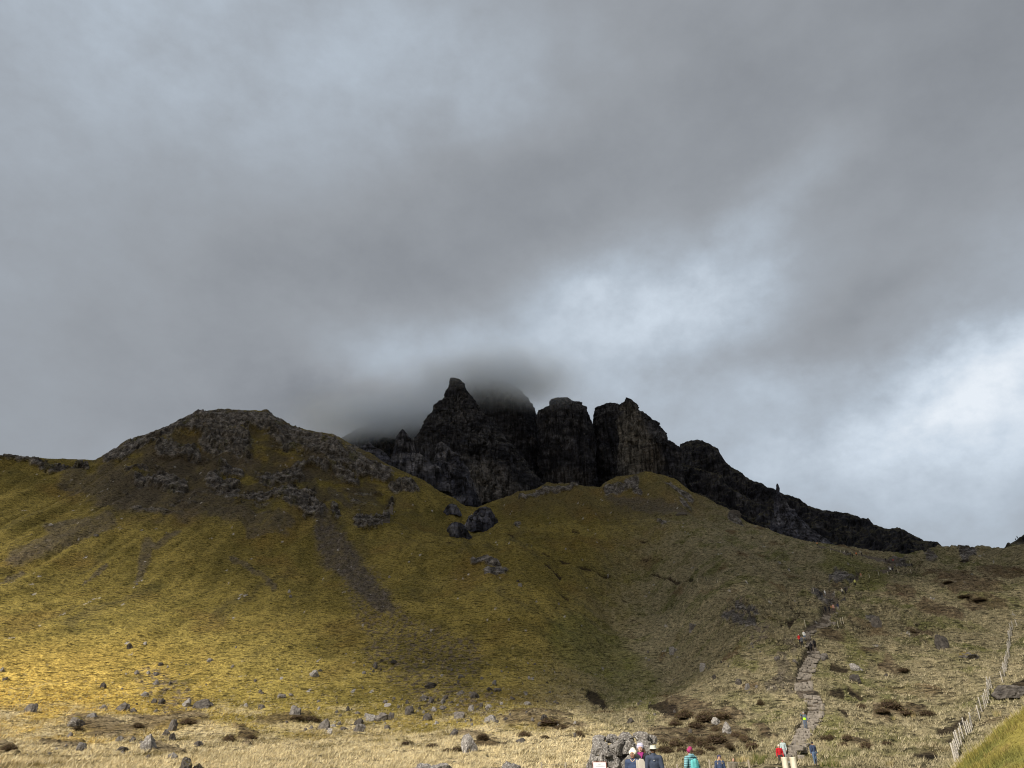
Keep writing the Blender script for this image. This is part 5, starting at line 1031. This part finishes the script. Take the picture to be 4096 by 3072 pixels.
        hp = meshobj('hat', V_, F_, hm, root, smooth=True); hp.location = h; md = hp.modifiers.new('s', 'SOLIDIFY'); md.thickness = .006
        bn = meshobj('hat_band', *prism(.104, .101, .058, 24, z0=.036), cm((.25,.24,.20)), root); bn.location = h
    elif hat == 'hood':
        fuse('hood', [(h + V3((0,.035,.02)), h + V3((0,.045,-.06)), .112, .10), (h + V3((-.04,-.01,.06)), h + V3((.04,-.01,.06)), .075, .075), (h + V3((-.085,-.01,-.02)), (-.07,.0,1.50), .035, .05), (h + V3((.085,-.01,-.02)), (.07,.0,1.50), .035, .05)], .013, hm, root, 3)
    elif hat == 'cap': fuse('hat', [(h + V3((0,.01,.035)), h + V3((0,.02,.06)), .098, .085), (h + V3((-.04,-.10,.03)), h + V3((.04,-.10,.03)), .018, .018), (h + V3((0,-.05,.035)), h + V3((0,-.11,.028)), .06, .03, .9)], .011, hm, root, 2)
    if pack:
        pm, dk = pack
        p_ = fuse('rucksack', [((-.09,.22,.98), (-.09,.21,1.32), .085, .075, .9), ((.09,.22,.98), (.09,.21,1.32), .085, .075, .9), ((0,.26,1.0), (0,.24,1.36), .085, .07, .8)], .02, pm, root, 3)
        fuse('pocket', [((-.05,.335,1.02), (.05,.335,1.02), .055, .055, .6), ((-.05,.325,1.12), (.05,.325,1.12), .05, .05, .6)], .014, dk, p_)
        for s in (-1, 1): fuse('strap', [((.13*s,.15,1.38), (.13*s,.02,1.50), .02, .022), ((.13*s,.02,1.50), (.13*s,-.13,1.38), .022, .02), ((.13*s,-.13,1.38), (.14*s,-.13,1.12), .02, .018)], .012, dk, p_)
    if extra:
        for nm, caps_, m_ in extra: fuse(nm, caps_, .011, m_, root, 1)
    return root
NAVY = cm((.045,.065,.125)); NAVY2 = cm((.05,.062,.095)); BLK = cm((.022,.022,.026)); JEAN = cm((.09,.13,.20)); GREY = cm((.12,.125,.135)); RED = cm((.42,.014,.022)); KHA = cm((.17,.15,.115))
AQUA = cm((.20,.40,.44), stripe=(.07,.14,.18)); AQL = cm((.22,.40,.42)); TURQ = cm((.12,.46,.46)); TURD = cm((.06,.28,.30))
near_person('woman in a cream beanie and navy jacket, smiling down, before the cracked outcrop', 2530, 2993, 23, -28, NAVY, JEAN, 'beanie', (.80,.76,.62), 'bent', skin=SKD, htop=1.80, hair=None, hem=.86,
    extra=[('badge', [((.14,-.155,1.33), (.155,-.150,1.33), .009, .009)], cm((.7,.05,.06))), ('collar', [((-.06,-.06,1.50), (0,-.085,1.44), .018, .012), ((.06,-.06,1.50), (0,-.085,1.44), .018, .012)], cm((.55,.40,.28)))])
near_person('woman in black with a striped headband and purple scarf behind the timber post', 2560, 2976, 27, -12, cm((.03,.03,.033)), BLK, 'headband', (.40,.40,.55), 'pocket', hair='side', htop=1.765,
    extra=[('scarf', [((-.07,-.03,1.50), (.06,-.06,1.50), .036, .04), ((.06,-.06,1.50), (.02,-.12,1.38), .032, .02), ((-.07,-.03,1.50), (.02,-.10,1.44), .03, .03)], cm((.30,.03,.17)))])
near_person('man seen from behind in a pale brimmed hat and dark blue jacket', 2611, 2981, 26.5, 172, NAVY2, GREY, 'brim', (.50,.52,.46), 'down', htop=1.79, hair=HAIRB, hem=.80,
    extra=[('label_patch', [((-.015,.155,1.37), (.015,.155,1.37), .010, .010)], cm((.8,.8,.8)))])
near_person('person in a striped aqua padded jacket with pink hat and turquoise rucksack', 2757, 2988, 31, 205, AQUA, cm((.10,.11,.14)), 'beanie', (.33,.04,.13), 'pocket', hood='down', htop=1.80, hair=HAIRB, pack=(TURQ, TURD))
near_person('visitor in a navy hooded jacket with long fair hair near the fence posts', 2875, 3020, 42, -8, NAVY, BLK, 'hood', (.05,.05,.09), 'down', hair='long', htop=1.78, vox=.013)
near_person('visitor in a khaki coat and brown woolly hat between the fence posts', 2931, 3030, 46, 4, KHA, cm((.10,.09,.08)), 'beanie', (.14,.115,.07), 'down', htop=1.80, vox=.013)
near_person('man in a bright red jacket and dark shorts at the foot of the steps', 3114, 2980, 66, -5, RED, cm((.03,.03,.035)), 'cap', (.50,.47,.38), 'down', stride=.12, htop=1.745, vox=.014, hem=.82)
near_person('person in a pale top partly hidden behind the red jacketed man', 3133, 2989, 70, -10, cm((.42,.50,.50)), cm((.35,.36,.37)), None, (.3,.3,.3), 'down', hair=HAIRB, vox=.014, htop=1.75)
near_person('man in a navy anorak, black hat and jeans walking down right of the gate posts', 3256, 3018, 64, 3, NAVY, JEAN, 'brim', (.03,.03,.03), 'down', stride=.1, htop=1.77, vox=.014, pack=(BLK, BLK), hem=.82)
wk, wd = ground(3216, 2922); s_ = fwd_scale(wk)
near_person('walker in a grey jacket with a lime green front coming down the steps', 3213, 2849, wd, -20, cm((.10,.12,.15)), cm((.10,.12,.16)), 'cap', (.30,.30,.28), 'upl', stride=.14, htop=1.745, vox=.015,
    extra=[('lime_panel', [((-.08,-.135,1.06), (.08,-.135,1.06), .075, .075, .45), ((-.09,-.13,1.16), (.09,-.13,1.16), .06, .06, .45)], cm((.42,.85,.03)))], tall=1.0)

# distant walkers: one continuous figure each, with the colours of their clothes
SHAPES = []
for st, ar in ((.10, 'down'), (-.16, 'down'), (.0, 'pocket'), (.14, 'bent')):
    J = skel(st, ar); c = [(a, b, r0 * 1.18, r1 * 1.18, *rest) for a, b, r0, r1, *rest in body_caps(J)[:-0 or None]]
    for s, k in ((-1, 'l'), (1, 'r')): c.append((J['wri'+k], V3(J['wri'+k]) + V3((0, -.02, -.09)), .036, .026))
    def pick(p):
        if p.z > 1.56: return 3 if (p.z > 1.67 or p.y > .03) else 0
        if p.z < .13: return 4
        if p.z > .90 or (abs(p.x) > .19 and p.z > .86): return 1
        if abs(p.x) > .19: return 0
        return 2
    o = fuse('walker', c, .035, None, None, 1, [SK, SK, SK, SK, SK], pick); SHAPES.append(o.data); bpy.data.objects.remove(o)
def walker(px, py, face, jac, tro, cap_, label, k=0, pos=None, cat='person', group='walkers on the hill paths'):
    if pos is None: p, d = ground(px, py)
    else: p = pos
    o = bpy.data.objects.new('person', SHAPES[k % 4]); link(o); o.location = (p.x, p.y, (zat(p.x, p.y) if pos is None else p.z) + .0); o.rotation_euler = (0, 0, R(face)); s = random.uniform(.94, 1.04); o.scale = (s, s, s)
    for i, m in enumerate((SK, cm(jac), cm(tro), cm(cap_), cm((.08,.07,.06)))): o.material_slots[i].link = 'OBJECT'; o.material_slots[i].material = m
    return tag(o, label, 'person', group)
K_ = (.018,.018,.022); W_c = (.78,.78,.76); G_ = (.10,.11,.13); DN = (.03,.04,.08)
for i, a_ in enumerate([
 (3201,2579,10,(.50,.03,.03),K_,(.5,.5,.45),'walker in a red jacket left of the steps, beside one in white'),
 (3211,2588,190,G_,K_,K_,'walker in dark grey just below the red jacketed walker on the steps'),
 (3221,2564,0,W_c,(.10,.16,.28),(.12,.08,.05),'walker in a white top and blue jeans on the bare path'),
 (3249,2613,180,K_,K_,K_,'lower of two walkers in black on the steps'),
 (3262,2599,180,K_,K_,(.05,.04,.03),'upper of two walkers in black on the steps, on the right'),
 (3305,2454,180,K_,K_,K_,'leftmost walker in black at the top of the steps'),
 (3320,2451,180,K_,K_,(.10,.07,.04),'second walker in black at the top of the steps'),
 (3329,2448,170,(.30,.17,.07),(.12,.09,.07),(.10,.07,.04),'walker in an ochre top at the top of the steps'),
 (3337,2446,0,(.62,.34,.28),(.20,.10,.08),(.12,.08,.05),'walker in a pale pink top at the top of the steps'),
 (3355,2443,180,DN,(.30,.28,.26),K_,'walker in navy with light trousers at the right of the group above the steps'),
 (3283,2387,180,K_,K_,K_,'left one of two walkers in black on the rocky bend'),
 (3291,2396,180,K_,G_,K_,'lower one of two walkers in black on the rocky bend'),
 (3302,2383,20,W_c,(.30,.32,.34),W_c,'walker all in white on the rocky bend'),
 (3372,2379,0,(.50,.48,.40),K_,(.3,.25,.15),'walker in a cream top and black trousers above the bend'),
 (3384,2376,180,K_,K_,G_,'walker in black beside the one in the cream top'),
 (3423,2345,0,(.62,.62,.20),K_,(.5,.5,.3),'walker in a yellow top below dark rocks on the upper path'),
 (3418,2334,180,K_,K_,K_,'walker in black just above the one in yellow'),
 (3446,2313,0,(.40,.20,.12),(.3,.25,.2),K_,'walker in a rust coloured top beside pale rocks on the upper path'),
 (3564,2287,0,W_c,K_,W_c,'walker in a white top high on the path near the saddle'),
 (3573,2287,180,K_,K_,K_,'walker in black next to the one in white near the saddle'),
 (3576,2253,0,(.60,.03,.04),K_,K_,'walker in a red top beside the low dark rock near the saddle'),
 (3545,2249,180,K_,K_,K_,'walker in black left of the red topped one near the saddle'),
 (3650,2270,180,K_,K_,K_,'lone dark walker at the right end of the upper path'),
 (3380,2217,0,(.45,.43,.36),(.2,.18,.15),(.3,.3,.3),'walker in a pale top in the group on the high grassy shoulder'),
 (3386,2216,180,K_,K_,K_,'walker in black next to the pale topped one on the high shoulder'),
 (3394,2221,180,K_,G_,K_,'third walker from the left of the group on the high shoulder'),
 (3403,2225,180,G_,K_,K_,'fourth walker from the left of the group on the high shoulder'),
 (3411,2231,180,K_,K_,K_,'lowest walker of the group on the high shoulder'),
 (3428,2227,0,(.70,.20,.06),K_,K_,'walker in an orange top on the high shoulder'),
 (3449,2226,180,K_,K_,K_,'dark walker right of the orange topped one'),
 (3270,2182,0,(.60,.25,.10),K_,K_,'lone orange topped walker on the skyline below the needle rock'),
 (2108,2190,0,(.05,.05,.04),(.30,.27,.12),K_,'left one of two walkers on the green slope in the middle'),
 (2126,2194,0,(.08,.08,.05),(.28,.26,.12),K_,'right one of two walkers on the green slope in the middle'),
 (2770,2324,90,K_,K_,K_,'left one of two dark walkers on the level side path'),
 (2825,2325,90,K_,K_,K_,'right one of two dark walkers on the level side path')]):
    px, py, fc, jc_, tc_, cc_, lb = a_; walker(px, py, fc, jc_, tc_, cc_, lb, i)
def top_of(name_i, px, dflt):
    return dflt
dgr = bpy.context.evaluated_depsgraph_get()
for i, (px, lb) in enumerate([(4060, 'left one of two tiny figures on the crag top at the right edge'), (4069, 'right one of two tiny figures on the crag top at the right edge')]):
    q = world(px, 2150, 472.5); hit, loc, *_ = SC.ray_cast(dgr, q + Vector((0, 0, 60)), Vector((0, 0, -1)))
    walker(0, 0, 0, K_, K_, K_, lb, i, pos=loc if hit else q)


# repeats that would otherwise share a label are told apart by their order from left to right
ORD = ['leftmost', 'second from left', 'third from left', 'fourth from left', 'fifth from left', 'sixth from left', 'seventh from left', 'eighth from left', 'ninth from left', 'tenth from left']
NUM = {2: 'two', 3: 'three', 4: 'four', 5: 'five', 6: 'six', 7: 'seven', 8: 'eight', 9: 'nine', 10: 'ten'}
same = {}
for o in C.objects:
    if o.parent is None and o.get('label') and o.get('group'): same.setdefault((o['label'], o['group']), []).append(o)
for (lb, gp), L in same.items():
    if not 2 <= len(L) <= 10: continue
    L.sort(key=lambda o: o.location.x / max(o.location.y * math.cos(PITCH) + o.location.z * math.sin(PITCH), 1))
    for k, o in enumerate(L):
        w = ('rightmost' if k == len(L) - 1 else ORD[k]) + ', ' + lb
        if len(w.split()) <= 16: o['label'] = w
